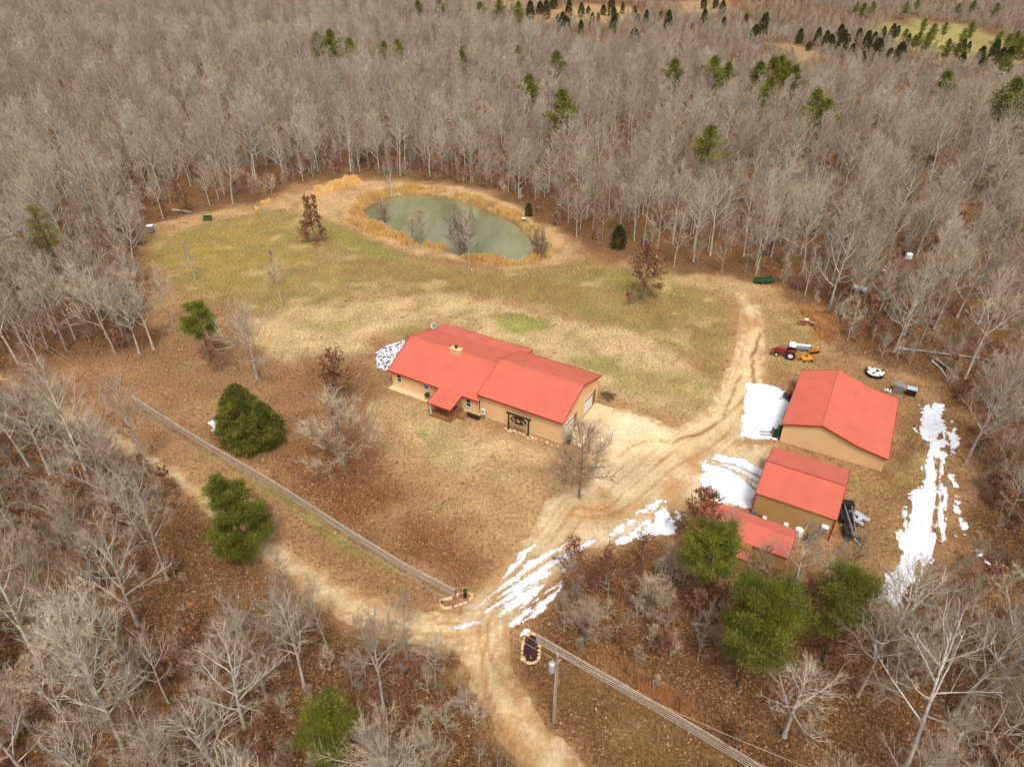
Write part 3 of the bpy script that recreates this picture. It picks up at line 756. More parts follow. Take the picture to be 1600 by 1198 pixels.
def window(parent, x, y, z, w, h, rz=0, door=False):
    fr = MB(); t = .09
    def pt(a, c_, k): return (x + a * math.cos(rz) + k * math.sin(rz), y + a * math.sin(rz) - k * math.cos(rz), z + c_)
    for a, c_, sw, shh in ((0, h / 2, w + t, t), (0, -h / 2, w + t, t), (-w / 2, 0, t, h - t), (w / 2, 0, t, h - t), (0, 0, w - t, .05)):
        fr.box(pt(a, c_, .05), (sw, .08, shh), (0, 0, rz))
    f = fr.build('window', M['white'], parent)
    g = MB(); g.box(pt(0, 0, .02), (w - t, .03, h - t), (0, 0, rz)); g.build('pane', M['glass'], f)
    return f
window(hx, 1.68, .45, 1.7, .8, 1.25); window(hx, 13.68, .45, 1.65, .8, 1.3); window(hx, 6.5, .45, 1.85, 1.0, .75)
window(hx, 4.2, 14.62, 1.7, .9, 1.2, math.pi); window(hx, 10, 14.62, 1.7, 1.4, 1.2, math.pi)
dr = MB(); dr.box((10.9, .41, 1.38), (.95, .06, 2.1)); d_ = dr.build('door', M['white'], hx); q = MB(); q.cyl((11.25, .34, 1.3), .04, .08, 'Y', 8); q.build('handle', M['metal'], d_)
# garage doors in the right gable, two brown doors beside them
for yc, w in ((2.75, 2.3), (8.85, 2.5)):
    g = MB()
    for k in range(4): g.box((X2 + .05, yc, .28 + .3 + k * .6), (.06, w, .57))
    gd = g.build('garage_door', M['white'], hx)
    q = MB()
    for k in (-1, -.33, .33, 1): q.box((X2 + .09, yc + k * w * .36, 2.38), (.03, w * .19, .26))
    q.build('pane', M['glass'], gd)
for yc in (4.75, 10.85):
    g = MB(); g.box((X2 + .05, yc, 1.32), (.06, .85, 2.1)); gd = g.build('door', M['wood'], hx); q = MB(); q.cyl((X2 + .12, yc + .3, 1.25), .04, .1, 'X', 8); q.build('handle', M['metal'], gd)
for y in (.65, 11.9): g = MB(); g.box((X2 + .04, y, 2.1), (.1, .12, 3.7)); g.build('corner_trim', M['wall'], hx)
for x in (15.2, .5): g = MB(); g.tube([(x, .36, .3), (x, .36, 2.6), (x, .05, 2.78)], .05, 6); g.build('downspout', M['wall'], hx)
# porch
pr = MB(); slope(pr, (9.2, -3.1, 2.33), (13.0, -3.1, 2.33), (12.85, .02, 2.86), (9.1, .02, 2.86), .3)
pf = pr.build('porch_roof', M['roof'], hx)
q = MB(); bar(q, (9.2, -3.13, 2.28), (13.0, -3.13, 2.28), .06, .16); bar(q, (9.13, -3.1, 2.3), (9.05, 0, 2.8), .06, .14); bar(q, (13.05, -3.1, 2.3), (12.9, 0, 2.8), .06, .14); q.build('fascia', M['trim'], pf)
q = MB()
for k in range(24): q.box((9.35 + k * .148, -1.27, .3), (.135, 3.4, .05))
q.box((11.05, -1.27, .14), (3.5, 3.35, .24)); q.build('porch_deck', M['wood'], hx)
for x in (9.5, 12.7): q = MB(); q.box((x, -2.85, 1.3), (.13, .13, 2.1)); q.build('porch_post', M['white'] if x < 10 else M['wood'], hx)
for a, b_, n_ in (((12.7, -2.85, 1.5), (12.0, -2.85, 2.2), 'porch_brace'), ((9.5, -2.85, 1.5), (10.2, -2.85, 2.2), 'porch_brace'), ((12.7, -2.8, 1.2), (12.7, .3, 1.2), 'porch_rail'), ((12.7, -2.8, .8), (12.7, .3, .8), 'porch_rail')):
    q = MB(); bar(q, a, b_, .08, .08); q.build(n_, M['wood'], hx)
q = MB(); q.box((13.4, -.9, .2), (.9, 1.2, .34)); q.box((13.95, -.9, .1), (.35, 1.2, .17)); q.build('porch_step', M['wood'], hx)
HM = Matrix.Translation((-18.1, 85.68, 0)) @ Matrix.Rotation(-.52, 4, 'Z')
def hloc(x, y, z=0): v = HM @ Vector((x, y, z)); return (v.x, v.y, v.z)
q = MB(); q.box((29.6, 7.6, .06), (2.9, 7.2, .12)); q.box((29.3, 2.6, .05), (2.4, 2.6, .1)); o = q.build('concrete_apron', M['concrete']); o.matrix_world = HM; tag(o, kind='structure')
q = MB(); q.box((4.5, -.1, .04), (8.5, 1.0, .08)); o = q.build('concrete_path', M['concrete']); o.matrix_world = HM; tag(o, kind='structure')

# things round the house
t = thing('hanging_sign', 'black framed hanging oval sign standing before the front wall of the house', 'sign', hloc(22.1, -.45), -.52)
for x in (-1.5, 1.5): q = MB(); q.box((x, 0, 1.55), (.17, .17, 2.9)); q.build('post', M['black'], t)
for x in (-1.5, 1.5): q = MB(); q.box((x, 0, .12), (.24, .24, .3)); q.build('footing', M['white'], t)
q = MB(); q.box((0, 0, 3.08), (3.7, .18, .2)); q.build('crossbeam', M['black'], t)
def oval(mb, rx, rz_, y0, y1, zc, n=28):
    vs = []; 
    for y in (y0, y1): vs += [(rx * math.cos(2 * math.pi * k / n), y, zc + rz_ * math.sin(2 * math.pi * k / n)) for k in range(n)]
    mb.add(vs, [tuple(range(n)), tuple(range(2 * n - 1, n - 1, -1))] + [(k, k + n, (k + 1) % n + n, (k + 1) % n) for k in range(n)])
q = MB(); oval(q, 1.2, .6, -.06, .06, 2.3); bd = q.build('sign_board', M['black'], t)
q = MB(); oval(q, .55, .2, -.085, -.065, 2.42); q.build('red_band', M['red'], bd)
q = MB()
q.add([(-.15, -.09, 2.12), (.2, -.09, 2.08), (.28, -.09, 2.42), (.0, -.09, 2.5), (-.2, -.09, 2.35)], [(0, 1, 2, 3, 4)]); q.build('emblem', mat('emblem_tan', (196, 176, 120), .7), bd)
for c_, d_, r_ in (((-.75, -.075, 2.42), (.32, .02, .14), .3), ((.85, -.075, 2.16), (.3, .02, .16), -.3), ((-.62, -.075, 2.05), (.4, .02, .07), .35), ((.72, -.075, 2.45), (.26, .02, .07), .4)): q = MB(); q.box(c_, d_, (0, r_, 0)); q.build('light_mark', M['concrete'], bd)
for x in (-.8, .8): q = MB(); q.tube([(x, 0, 3.0), (x, 0, 2.7)], .02, 4); q.build('chain', M['black'], t)
t = thing('utility_pedestal', 'white electric meter post by the front wall beside the porch', 'meter', hloc(16.4, 0), -.52)
q = MB(); q.box((0, 0, .75), (.12, .12, 1.5)); q.build('post', M['post'], t); q = MB(); q.box((0, -.1, 1.5), (.5, .25, .75), top=.95); q.build('meter_box', M['white'], t)
q = MB(); q.cyl((0, -.25, 1.6), .13, .1, 'Y', 12); q.build('meter_dial', M['glass'], t)
t = thing('grill', 'round black grill on legs by the front door', 'grill', hloc(6.9, -.05, .08), -.52)
q = MB(); q.tube([(0, 0, .55), (0, 0, .68), (0, 0, .85), (0, 0, 1.05), (0, 0, 1.15)], [.12, .34, .42, .33, .08], 14); q.build('bowl', M['black'], t, smooth=True)
for k in range(3): q = MB(); a = k * 2.1; q.tube([(0.1 * math.cos(a), .1 * math.sin(a), .65), (.35 * math.cos(a), .35 * math.sin(a), 0)], .025, 5); q.build('leg', M['metal'], t)
t = thing('wheeled_bin', 'black rubbish bin at the right front corner of the house', 'bin', hloc(28.75, 1.2, .03), -.3)
q = MB(); q.box((0, 0, .55), (.6, .65, 1.0), (math.pi, 0, 0), top=.82); q.build('body', M['black'], t)
q = MB(); q.box((0, 0, 1.09), (.66, .72, .08), top=.9); q.build('lid', M['black'], t)
for s_ in (-1, 1): q = MB(); q.cyl((s_ * .28, .3, .12), .12, .06, 'X', 12); q.build('wheel', M['tyre'], t)
t = thing('satellite_dish', 'white round dish on a post behind the left end of the house', 'dish', at(678, 521), .4)
q = MB(); q.tube([(0, 0, 0), (0, 0, 1.3)], .05, 8); q.build('post', M['metal'], t)
q = MB(); q.tube([(0, -.25, 1.55), (0, -.2, 1.5), (0, -.05, 1.42), (0, .02, 1.4)], [.55, .5, .28, .06], 18); q.build('dish', M['white'], t, smooth=True)
q = MB(); q.tube([(0, -.05, 1.2), (0, -.55, 1.6)], .02, 5); q.box((0, -.6, 1.65), (.1, .14, .1)); q.build('feed_arm', M['metal'], t)
t = thing('flower_box', 'dark low planter bed edged against the front wall beside the porch', 'planter', hloc(14.7, -.2), -.52)
q = MB(); q.box((0, 0, .12), (2.2, .7, .24)); q.build('box', M['black'], t); q = MB()
rnd = random.Random(3)
for k in range(26): q.rock((rnd.uniform(-1, 1), rnd.uniform(-.25, .25), .27), .1, rnd)
q.build('plants', M['mulch'], t)
def stones(name, label, path, spacing, r, m=None, jit=.1, cat='stones', z=.05, seed=1):
    rnd_ = random.Random(seed); t = thing(name, label, cat, (path[0][0], path[0][1], 0)); o0 = Vector((path[0][0], path[0][1], 0))
    for i in range(len(path) - 1):
        a, b_ = Vector((*path[i][:2], 0)), Vector((*path[i + 1][:2], 0)); n = max(1, int((b_ - a).length / spacing))
        for k in range(n):
            p_ = a.lerp(b_, k / n) - o0; mb = MB(); mb.rock((p_.x + rnd_.uniform(-jit, jit), p_.y + rnd_.uniform(-jit, jit), z), r * rnd_.uniform(.6, 1.3), rnd_); mb.build('stone', m or M['stone'], t)
    return t
stones('stone_edging', 'row of pale rocks along the foot of the garage front wall', [hloc(20.2, -.2), hloc(28.2, -.1)], .33, .2, jit=.2)
# heap of white rock at the left end of the house
mb = MB(); rnd = random.Random(5); HP = W([(588, 552), (606, 540), (634, 533), (622, 556), (606, 580), (590, 575)])
hb = bounds_of(HP, pad=0); n = 0
while n < 620:
    x, y = rnd.uniform(hb[0], hb[1]), rnd.uniform(hb[2], hb[3]); d = float(sd_poly(np.array([x]), np.array([y]), HP)[0])
    if d < 0: continue
    mb.cur = 1 if rnd.random() < .3 else 0; mb.rock((x, y, min(d, 1.2) * .25 + .05), rnd.uniform(.12, .3), rnd); n += 1
tag(obj('rock_heap', mb.mesh('rock_heap', [M['whitestone'], mat('dark_stone', (96, 98, 100), .9, var=.3)])), 'heap of pale white rocks against the left end of the house', 'rocks', kind='stuff')
mb = MB(); mb.add([(*p_, .03) for p_ in HP], [tuple(range(len(HP)))]); 
# brush pile right of the garage
def stick_pile(name, label, c, r, n, m, seed, h=.6):
    rnd_ = random.Random(seed); mb = MB()
    for k in range(n):
        a = rnd_.random() * 6.3; rr = r * math.sqrt(rnd_.random()) * .7; L = rnd_.uniform(.4, 1.1) * r; b_ = rnd_.random() * 6.3
        x, y = rr * math.cos(a), rr * math.sin(a); z = rnd_.uniform(.03, h) * (1 - rr / r)
        mb.tube([(x - L * math.cos(b_) / 2, y - L * math.sin(b_) / 2, z), (x + L * .1, y + .05, z + .1), (x + L * math.cos(b_) / 2, y + L * math.sin(b_) / 2, z + rnd_.uniform(-.1, .25))], [.04, .03, .015], 4)
    o = obj(name, mb.mesh(name, m)); o.location = c; return tag(o, label, 'brush')
stick_pile('brush_pile', 'low pile of brush and stones off the back right corner of the house', at(950, 620), 1.4, 60, M['darkbark'], 4)

# ------------------------------------------------------------------ the sheds
t = thing('barn', 'largest tan barn with a wide red gable roof at the right', 'barn', (39.28, 70.42, 0), -.5)
LB_ = 14.41; ze, zr, zk, zE = 3.02, 4.52, 2.97, 2.35
w = MB()
wall(w, (-4.5, .3), (0, .3), 0.05, 3.0, 4.45); wall(w, (0, .3), (4.53, .3), .05, 4.45, 2.95); wall(w, (4.53, .3), (7.95, .3), .05, 2.95, 2.36)
wall(w, (7.95, .3), (7.95, LB_ - .3), .05, 2.36, 2.36)
wall(w, (7.95, LB_ - .3), (4.53, LB_ - .3), .05, 2.36, 2.95); wall(w, (4.53, LB_ - .3), (0, LB_ - .3), .05, 2.95, 4.45); wall(w, (0, LB_ - .3), (-4.5, LB_ - .3), .05, 4.45, 3.0)
wall(w, (-4.5, LB_ - .3), (-4.5, .3), .05, 3.0, 3.0)
w.build('wall', M['wall'], t)
r = MB()
slope(r, (-4.78, LB_, ze), (-4.78, 0, ze), (0, 0, zr), (0, LB_, zr)); slope(r, (4.53, 0, zk), (4.53, LB_, zk), (0, LB_, zr), (0, 0, zr)); slope(r, (8.24, 0, zE), (8.24, LB_, zE), (4.53, LB_, zk), (4.53, 0, zk))
rr = r.build('roof', M['roof'], t)
q = MB()
for y in (-.03, LB_ + .03):
    bar(q, (-4.78, y, ze - .05), (0, y, zr - .05), .06, .16); bar(q, (0, y, zr - .05), (4.53, y, zk - .05), .06, .16); bar(q, (4.53, y, zk - .05), (8.24, y, zE - .05), .06, .16)
bar(q, (-4.81, 0, ze - .05), (-4.81, LB_, ze - .05), .06, .14); bar(q, (8.27, 0, zE - .05), (8.27, LB_, zE - .05), .06, .14)
q.build('fascia', M['trim'], rr)
q = MB(); bar(q, (0, 0, zr + .04), (0, LB_, zr + .04), .22, .06); q.build('ridge_cap', M['roof'], rr)
for y in (3.6, 9.6):
    q = MB()
    for k in range(5): q.box((-4.55, y, .3 + k * .52), (.06, 3.4, .5))
    q.build('roller_door', M['white'], t)
t = thing('shed', 'middle red roofed tan shed between the barn and the smallest shed', 'shed', (27.88, 59.54, 0), -.51)
SW, SL, sy_, sze, szr = 9.36, 8.86, 4.88, 3.38, 4.54
w = MB()
wall(w, (.15, .2), (SL - .15, .2), .05, 3.4, 3.4); wall(w, (SL - .15, .2), (SL - .15, sy_), .05, 3.4, 4.48); wall(w, (SL - .15, sy_), (SL - .15, SW - .2), .05, 4.48, 3.4)
wall(w, (SL - .15, SW - .2), (.15, SW - .2), .05, 3.4, 3.4); wall(w, (.15, SW - .2), (.15, sy_), .05, 3.4, 4.48); wall(w, (.15, sy_), (.15, .2), .05, 4.48, 3.4)
w.build('wall', mat('shed_siding', (196, 152, 98), .7, var=.05, scale=.6, spec=.3, dirt=(170, 126, 80)), t)
r = MB(); slope(r, (0, 0, sze), (SL, 0, sze), (SL, sy_, szr), (0, sy_, szr), .22, .05); slope(r, (SL, SW, sze), (0, SW, sze), (0, sy_, szr), (SL, sy_, szr), .22, .05)
rr = r.build('roof', M['roof'], t)
q = MB(); 
for x in (-.03, SL + .03): bar(q, (x, 0, sze - .04), (x, sy_, szr - .04), .06, .14); bar(q, (x, sy_, szr - .04), (x, SW, sze - .04), .06, .14)
for x in (.1, SL - .1): q.box((x, .16, 1.72), (.12, .12, 3.3))
bar(q, (0, sy_ - .12, szr + .05), (SL, sy_ - .12, szr + .05), .05, .03)
q.build('fascia', M['trim'], rr)
q = MB()
for k in range(5): q.box((.09, 4.6, .3 + k * .52), (.06, 3.0, .5))
q.build('roller_door', M['white'], t)
SMX = Matrix.Translation((27.88, 59.54, 0)) @ Matrix.Rotation(-.51, 4, 'Z')
def sloc(x, y, z=0): v = SMX @ Vector((x, y, z)); return (v.x, v.y, v.z)
t = thing('small_shed', 'smallest red roofed shed half hidden behind the pine', 'shed', sloc(0, 0), -.51)
w = MB()
wall(w, (-4.6, -6.8), (5.15, -6.8), .05, 2.35, 2.35); wall(w, (5.15, -6.8), (5.15, -4.8), .05, 2.35, 3.12); wall(w, (5.15, -4.8), (5.15, -3.15), .05, 3.12, 2.75); wall(w, (5.15, -3.15), (-4.6, -3.15), .05, 2.75, 2.75)
wall(w, (-4.6, -3.15), (-4.6, -4.8), .05, 2.75, 3.12); wall(w, (-4.6, -4.8), (-4.6, -6.8), .05, 3.12, 2.35)
w.build('wall', bpy.data.materials['shed_siding'], t)
r = MB(); slope(r, (-4.9, -7.1, 2.3), (5.35, -7.1, 2.3), (5.35, -4.8, 3.2), (-4.9, -4.8, 3.2), .22, .06); slope(r, (5.35, -2.95, 2.72), (-4.9, -2.95, 2.72), (-4.9, -4.8, 3.2), (5.35, -4.8, 3.2), .22, .05)
rr = r.build('roof', M['roof'], t)
q = MB(); 
for x in (-4.93, 5.38): q = MB(); bar(q, (x, -7.1, 2.26), (x, -4.8, 3.16), .06, .12); bar(q, (x, -4.8, 3.16), (x, -2.95, 2.68), .06, .12); q.build('fascia', M['trim'], rr)
r = MB(); slope(r, (-4.7, -9.0, 1.75), (1.6, -9.0, 1.75), (1.6, -7.0, 2.25), (-4.7, -7.0, 2.25), .22, .04); r.build('lean_to_roof', M['roof'], t)
q = MB(); wall(q, (-4.5, -8.8), (1.4, -8.8), .05, 1.75, 1.75); wall(q, (1.4, -8.8), (1.4, -6.8), .05, 1.75, 2.2); q.build('lean_to_wall', bpy.data.materials['shed_siding'], t)
t = thing('wall_unit', 'square white air conditioner on the front wall of the middle shed', 'air conditioner', sloc(8.0, -.12, 1.5), -.51)
q = MB(); q.box((0, 0, .3), (.75, .6, .55)); q.build('case', M['white'], t); q = MB(); q.box((0, -.31, .3), (.6, .02, .4)); q.build('grille', M['metal'], t); q = MB(); bar(q, (-.3, .28, -.4), (-.3, -.25, .02), .05, .05); bar(q, (.3, .28, -.4), (.3, -.25, .02), .05, .05); q.build('bracket', M['metal'], t)
# clutter between the sheds
def drum(label, x, y, m, r_=.3, h=.85, grp='drums and pots in the gap between the sheds'):
    t = thing('drum', label, 'drum', sloc(x, y), 0, grp)
    q = MB(); q.tube([(0, 0, 0), (0, 0, .05), (0, 0, h * .33), (0, 0, h * .36), (0, 0, h * .66), (0, 0, h * .69), (0, 0, h - .03), (0, 0, h)], [r_ * .95, r_, r_, r_ * 1.05, r_, r_ * 1.05, r_, r_ * .94], 16); q.build('body', m, t)
    q = MB(); q.cyl((0, 0, h + .015), r_ * .85, .03); q.build('lid', m, t)
drum('dark blue drum at the left corner of the middle shed', .5, -.6, M['bluegrey'], .42, .8)
drum('small black drum beside the dark blue drum', 1.3, -.75, M['black'], .3, .7)
drum('white bucket third from the left in the gap between the sheds', 1.7, -.5, M['white'], .28, .7)
drum('tan drum lying low near the middle of the gap between the sheds', 3.0, -.8, M['concrete'], .33, .4)
drum('upright white drum left of the biggest white drum between the sheds', 4.1, -.6, M['white'], .28, .95)
drum('biggest white drum in the gap between the sheds', 5.6, -.7, M['white'], .45, .95)
drum('short pink drum just left of the biggest white drum', 4.9, -.85, mat('pink_plastic', (214, 160, 140), .6), .3, .5)
t = thing('leaning_pole', 'thin tan pole leaning on the front wall of the middle shed', 'pole', sloc(6.0, -.5), -.51)
q = MB(); q.tube([(0, -.3, 0), (.3, .55, 1.9)], .05, 6); q.build('rail', M['concrete'], t)
t = thing('wheelbarrow', 'black wheelbarrow tipped by the front wall of the middle shed', 'wheelbarrow', sloc(6.9, -.75), .2)
q = MB(); q.box((0, 0, .5), (1.0, .65, .35), (math.pi, .2, 0), top=.7); q.build('tray', M['black'], t)
q = MB(); q.cyl((-.65, 0, .2), .2, .1, 'Y'); q.build('wheel', M['tyre'], t)
for s_ in (-1, 1): q = MB(); q.tube([(-.6, 0, .2), (.3, s_ * .25, .35), (1.0, s_ * .3, .55)], .03, 5); q.build('handle', M['wood'], t)

# long black trailer with rails, and the boiler-like lump beside it
t = thing('boom_trailer', 'long black trailer with two grey rails beside the middle shed', 'trailer', at(1326, 820), 1.36)
q = MB(); q.box((0, .35, .55), (5.2, .14, .16)); q.box((0, -.35, .55), (5.2, .14, .16)); [q.box((x, 0, .55), (.14, .7, .12)) for x in (-2.4, -1.2, 0, 1.2, 2.4)]; q.build('frame', M['black'], t)
for s_ in (-1, 1): q = MB(); bar(q, (-2.7, s_ * .12, .95), (2.3, s_ * .42, 1.15), .12, .12); q.build('rail', M['metal'], t)
q = MB(); q.box((2.5, 0, .85), (.9, 1.5, .8)); q.build('box', M['black'], t)
q = MB(); q.box((-1.6, .7, .6), (1.6, .5, .5)); q.box((1, .75, .5), (2.2, .5, .55)); q.build('side_panel', M['black'], t)
for x, y in ((.9, -.85), (.9, 1.1), (-2.6, -.6), (-2.6, .6)): q = MB(); q.ring((x, y, .38), .2, .38, .24, 'Y'); w_ = q.build('wheel', M['tyre'], t); q = MB(); q.cyl((x, y, .38), .2, .18, 'Y'); q.build('rim', M['metal'], w_)
q = MB(); q.tube([(-2.6, 0, .6), (-3.3, -.6, .35)], .06, 6); q.tube([(-3.3, -.6, .35), (-3.3, -.6, 0)], .05, 6); q.build('tow_bar', M['steel'], t)
t = thing('scrap_heap', 'dull grey crumpled metal sheet beside the black trailer', 'scrap metal', at(1338, 812), .3)
q = MB(); rnd = random.Random(8)
for k in range(16): q.box((rnd.uniform(-.7, .7), rnd.uniform(-.9, .7), .15 + k * .04), (rnd.uniform(.5, 1.1), rnd.uniform(.4, 1.0), .03), (rnd.uniform(-.4, .4), rnd.uniform(-.4, .4), rnd.random() * 3))
q.build('sheet', M['steel'], t)

# ------------------------------------------------------------------ machines in the grass
def wheel(t, x, y, r_, w, rimm, name='wheel'):
    q = MB(); q.ring((x, y, r_), r_ * .55, r_, w, 'Y', 20)
    for k in range(20): a = k * math.pi / 10; q.box((x + math.cos(a) * r_, y, r_ + math.sin(a) * r_), (.05, w * .95, .05), (0, -a, 0))
    o = q.build(name, M['tyre'], t)
    q = MB(); q.cyl((x, y, r_), r_ * .56, w * .6, 'Y', 16); q.cyl((x, y, r_), r_ * .2, w * .8, 'Y', 10); q.build('rim', rimm, o)
t = thing('tractor', 'old dark red tractor with a white canopy roof on the grass', 'tractor', at(1229, 557), math.radians(158))
q = MB(); q.box((1.05, 0, 1.0), (1.5, .55, .6), top=.9); q.box((1.85, 0, .95), (.12, .6, .7)); q.build('hood', M['red'], t)
q = MB(); q.box((.6, 0, .62), (2.4, .36, .3)); q.box((-.3, 0, .7), (.8, .6, .5)); q.build('chassis', M['black'], t)
wheel(t, -.5, .8, .72, .34, M['white'], 'rear_wheel'); wheel(t, -.5, -.8, .72, .34, M['white'], 'rear_wheel'); wheel(t, 1.55, .62, .4, .2, M['white'], 'front_wheel'); wheel(t, 1.55, -.62, .4, .2, M['white'], 'front_wheel')
for s_ in (-1, 1):
    q = MB(); q.box((-.5, s_ * .78, 1.5), (1.2, .42, .06)); q.box((.05, s_ * .78, 1.25), (.06, .42, .5), (0, -.3, 0)); q.build('fender', M['red'], t)
q = MB(); q.box((-.4, 0, 1.2), (.45, .45, .1)); q.box((-.62, 0, 1.45), (.08, .45, .45)); q.build('seat', M['black'], t)
q = MB(); q.ring((.2, 0, 1.5), .15, .19, .03, 'X', 16); q.tube([(.45, 0, 1.2), (.2, 0, 1.5)], .03, 5); q.build('steering_wheel', M['black'], t)
q = MB(); q.box((-.45, 0, 2.35), (1.0, 1.6, .08), top=.92); q.build('canopy', M['white'], t)
for s_ in (-1, 1):
    for x in (-.85, -.1): q = MB(); q.tube([(x, s_ * .6, 1.4), (x, s_ * .6, 2.32)], .035, 6); q.build('canopy_post', M['red'], t)
q = MB(); q.tube([(1.3, .15, 1.3), (1.3, .15, 1.85)], .035, 8); q.build('exhaust', M['rust'], t)
q = MB(); q.box((2.25, 0, .5), (.3, 1.4, .5)); q.tube([(.3, .5, .7), (2.2, .5, .5)], .06, 6); q.tube([(.3, -.5, .7), (2.2, -.5, .5)], .06, 6); q.build('loader_bucket', M['rust'], t)
t = thing('mower_deck', 'bright orange yellow round topped mower deck behind the tractor', 'mower', at(1259, 562), .1)
q = MB(); q.box((0, 0, .38), (1.7, 1.25, .22), top=.96); q.box((0, 0, .55), (1.2, .9, .14), top=.8); q.build('deck', M['orange'], t)
q = MB(); q.box((0, 0, .7), (.35, .35, .24)); q.cyl((0, 0, .86), .1, .12); q.build('gearbox', M['rust'], t)
q = MB(); q.tube([(-.4, .6, .5), (-.1, .95, .9), (.1, .95, .9), (.4, .6, .5)], .05, 6); q.build('hitch', M['orange'], t)
for s_ in (-1, 1): q = MB(); q.cyl((s_ * .6, -.75, .2), .2, .12, 'X'); q.build('wheel', M['tyre'], t)
t = thing('roller', 'long pale grey roller implement lying behind the red tractor', 'roller', at(1250, 547), -.2)
q = MB(); q.cyl((0, .3, .75), .26, 3.0, 'X', 18); q.build('drum', M['steel'], t)
q = MB(); q.box((.2, -.2, .45), (2.2, .5, .4)); q.box((-1.6, .2, .45), (.1, .5, .9)); q.box((1.6, .2, .45), (.1, .5, .9)); q.build('frame', M['metal'], t)
q = MB(); q.tube([(.2, .7, .3), (.2, .8, 1.2)], .04, 5); q.tube([(.9, .7, .3), (.9, .8, 1.2)], .04, 5); q.build('upright', M['black'], t)
q = MB(); q.tube([(-1.6, .3, .5), (-2.4, .5, .4), (-3.0, .3, .1)], .05, 5); q.build('drawbar', M['metal'], t)
t = thing('disc_harrow', 'rusty orange disc harrow at the right end of the grey roller', 'harrow', at(1270, 551), .3)
q = MB(); q.box((0, .25, .5), (1.6, .09, .09)); q.box((0, -.35, .5), (1.6, .09, .09)); q.box((-.75, 0, .5), (.09, .7, .09)); q.box((.75, 0, .5), (.09, .7, .09)); q.tube([(-.3, 0, .5), (0, .3, 1.1), (.3, 0, .5)], .05, 5); q.build('frame', M['orange'], t)
for k in range(7): q = MB(); q.tube([(-.75 + k * .25, -.35, .27), (-.72 + k * .25, -.35, .27)], [.27, .2], 14); q.build('disc', M['rust'], t)
t = thing('cultivator', 'low orange brown cultivator between the tractor and the yellow deck', 'cultivator', at(1244, 560), 1.2)
q = MB(); [q.box((0, y, .45), (1.3, .08, .08)) for y in (-.3, .1, .5)]; q.box((-.5, .1, .45), (.08, .9, .08)); q.box((.5, .1, .45), (.08, .9, .08)); q.build('frame', M['orange'], t)
q = MB(); [q.tube([(x, y, .45), (x + .1, y - .15, .25), (x, y - .1, .02)], .025, 4) for x in (-.6, -.3, 0, .3, .6) for y in (-.3, .1, .5)]; q.build('tine', M['rust'], t)
t = thing('plough', 'rusty red plough with a pale seat at the edge of the orange grass', 'plough', at(1257, 508), -.35)
q = MB(); q.tube([(-1.3, 0, .5), (-.3, .1, .6), (1.4, 0, .5)], .07, 6); q.tube([(-1, .4, .5), (1.0, .5, .5)], .06, 6); q.tube([(0, 0, .5), (0, .5, .55)], .05, 6); q.build('beam', M['rust'], t)
for k in range(4): q = MB(); q.tube([(-1.2 + k * .4, -.3, .35), (-1.17 + k * .4, -.3, .35)], [.35, .27], 14); q.build('disc', M['rust'], t)
q = MB(); q.ring((1.2, -.1, .35), .25, .33, .06); [q.tube([(1.2, -.1, .35), (1.2 + .28 * math.cos(a), -.1, .35 + .28 * math.sin(a))], .02, 4) for a in (0, 1.05, 2.1, 3.14, 4.2, 5.2)]; q.build('wheel', M['rust'], t)
q = MB(); q.box((.15, .35, .95), (.6, .45, .2)); q.build('seat', M['white'], t); q = MB(); bar(q, (.6, .3, .75), (1.6, -.05, .6), .14, .1); q.build('plank', M['greywood'], t)
t = thing('sack_pile', 'round pile of white sacks on the grass behind the barn', 'sacks', at(1366, 585), 0)
q = MB(); q.ring((0, 0, .25), 1.25, 1.35, .5, 'Z', 20); q.build('hoop', M['black'], t)
q = MB(); rnd = random.Random(12)
for k in range(34): a = rnd.random() * 6.3; r_ = 1.05 * math.sqrt(rnd.random()); q.rock((r_ * math.cos(a) * 1.1, r_ * math.sin(a), .25 + rnd.uniform(0, .35)), rnd.uniform(.22, .42), rnd)
q.build('sack', M['white'], t, smooth=True)
q = MB(); q.rock((.3, .1, .7), .3, rnd); q.rock((-.1, -.45, .65), .25, rnd); q.tube([(-1.2, .3, 0), (-1.25, .6, 1.1)], .06, 5); q.tube([(1.3, .3, 0), (1.35, .2, .9)], .06, 5); q.build('scrap', M['black'], t)
def bin_(label, px, rz, lid, tilt):
    t = thing('storage_crate', label, 'crate', at(*px), rz, 'grey crates behind the barn')
    q = MB(); q.box((0, 0, .12), (1.3, 1.1, .12)); [q.box((x, y, .04), (.14, .14, .1)) for x in (-.5, 0, .5) for y in (-.4, .4)]; q.build('pallet', M['wood'], t)
    q = MB(); [q.box((sx_ * .6, 0, .65), (.05, 1.08, .95)) for sx_ in (-1, 1)]; [q.box((0, sy2 * .52, .65), (1.15, .05, .95)) for sy2 in (-1, 1)]; q.box((0, 0, .22), (1.15, 1.0, .06)); q.build('body', M['metal'] if tilt else M['black'], t)
    q = MB(); q.box((0, .15 if tilt else 0, 1.22 if tilt else 1.16), (1.35, 1.0, .08), (.25 if tilt else 0, 0, 0)); q.build('lid', lid, t)
bin_('dark open crate with a tilted grey lid behind the barn', (1402, 612), -.5, M['metal'], 1)
bin_('black crate with a flat pale blue lid, furthest right behind the barn', (1422, 617), -.5, mat('pale_blue', (176, 204, 220), .5), 0)
t = thing('crumpled_sheet', 'white crumpled sheet on the grass left of the dark crate', 'sheet', at(1389, 611), 0)
q = MB(); rnd = random.Random(2); [q.rock((rnd.uniform(-.7, .5), rnd.uniform(-.3, .4), .08), .16, rnd, .4) for k in range(9)]; q.build('scrap', M['white'], t)
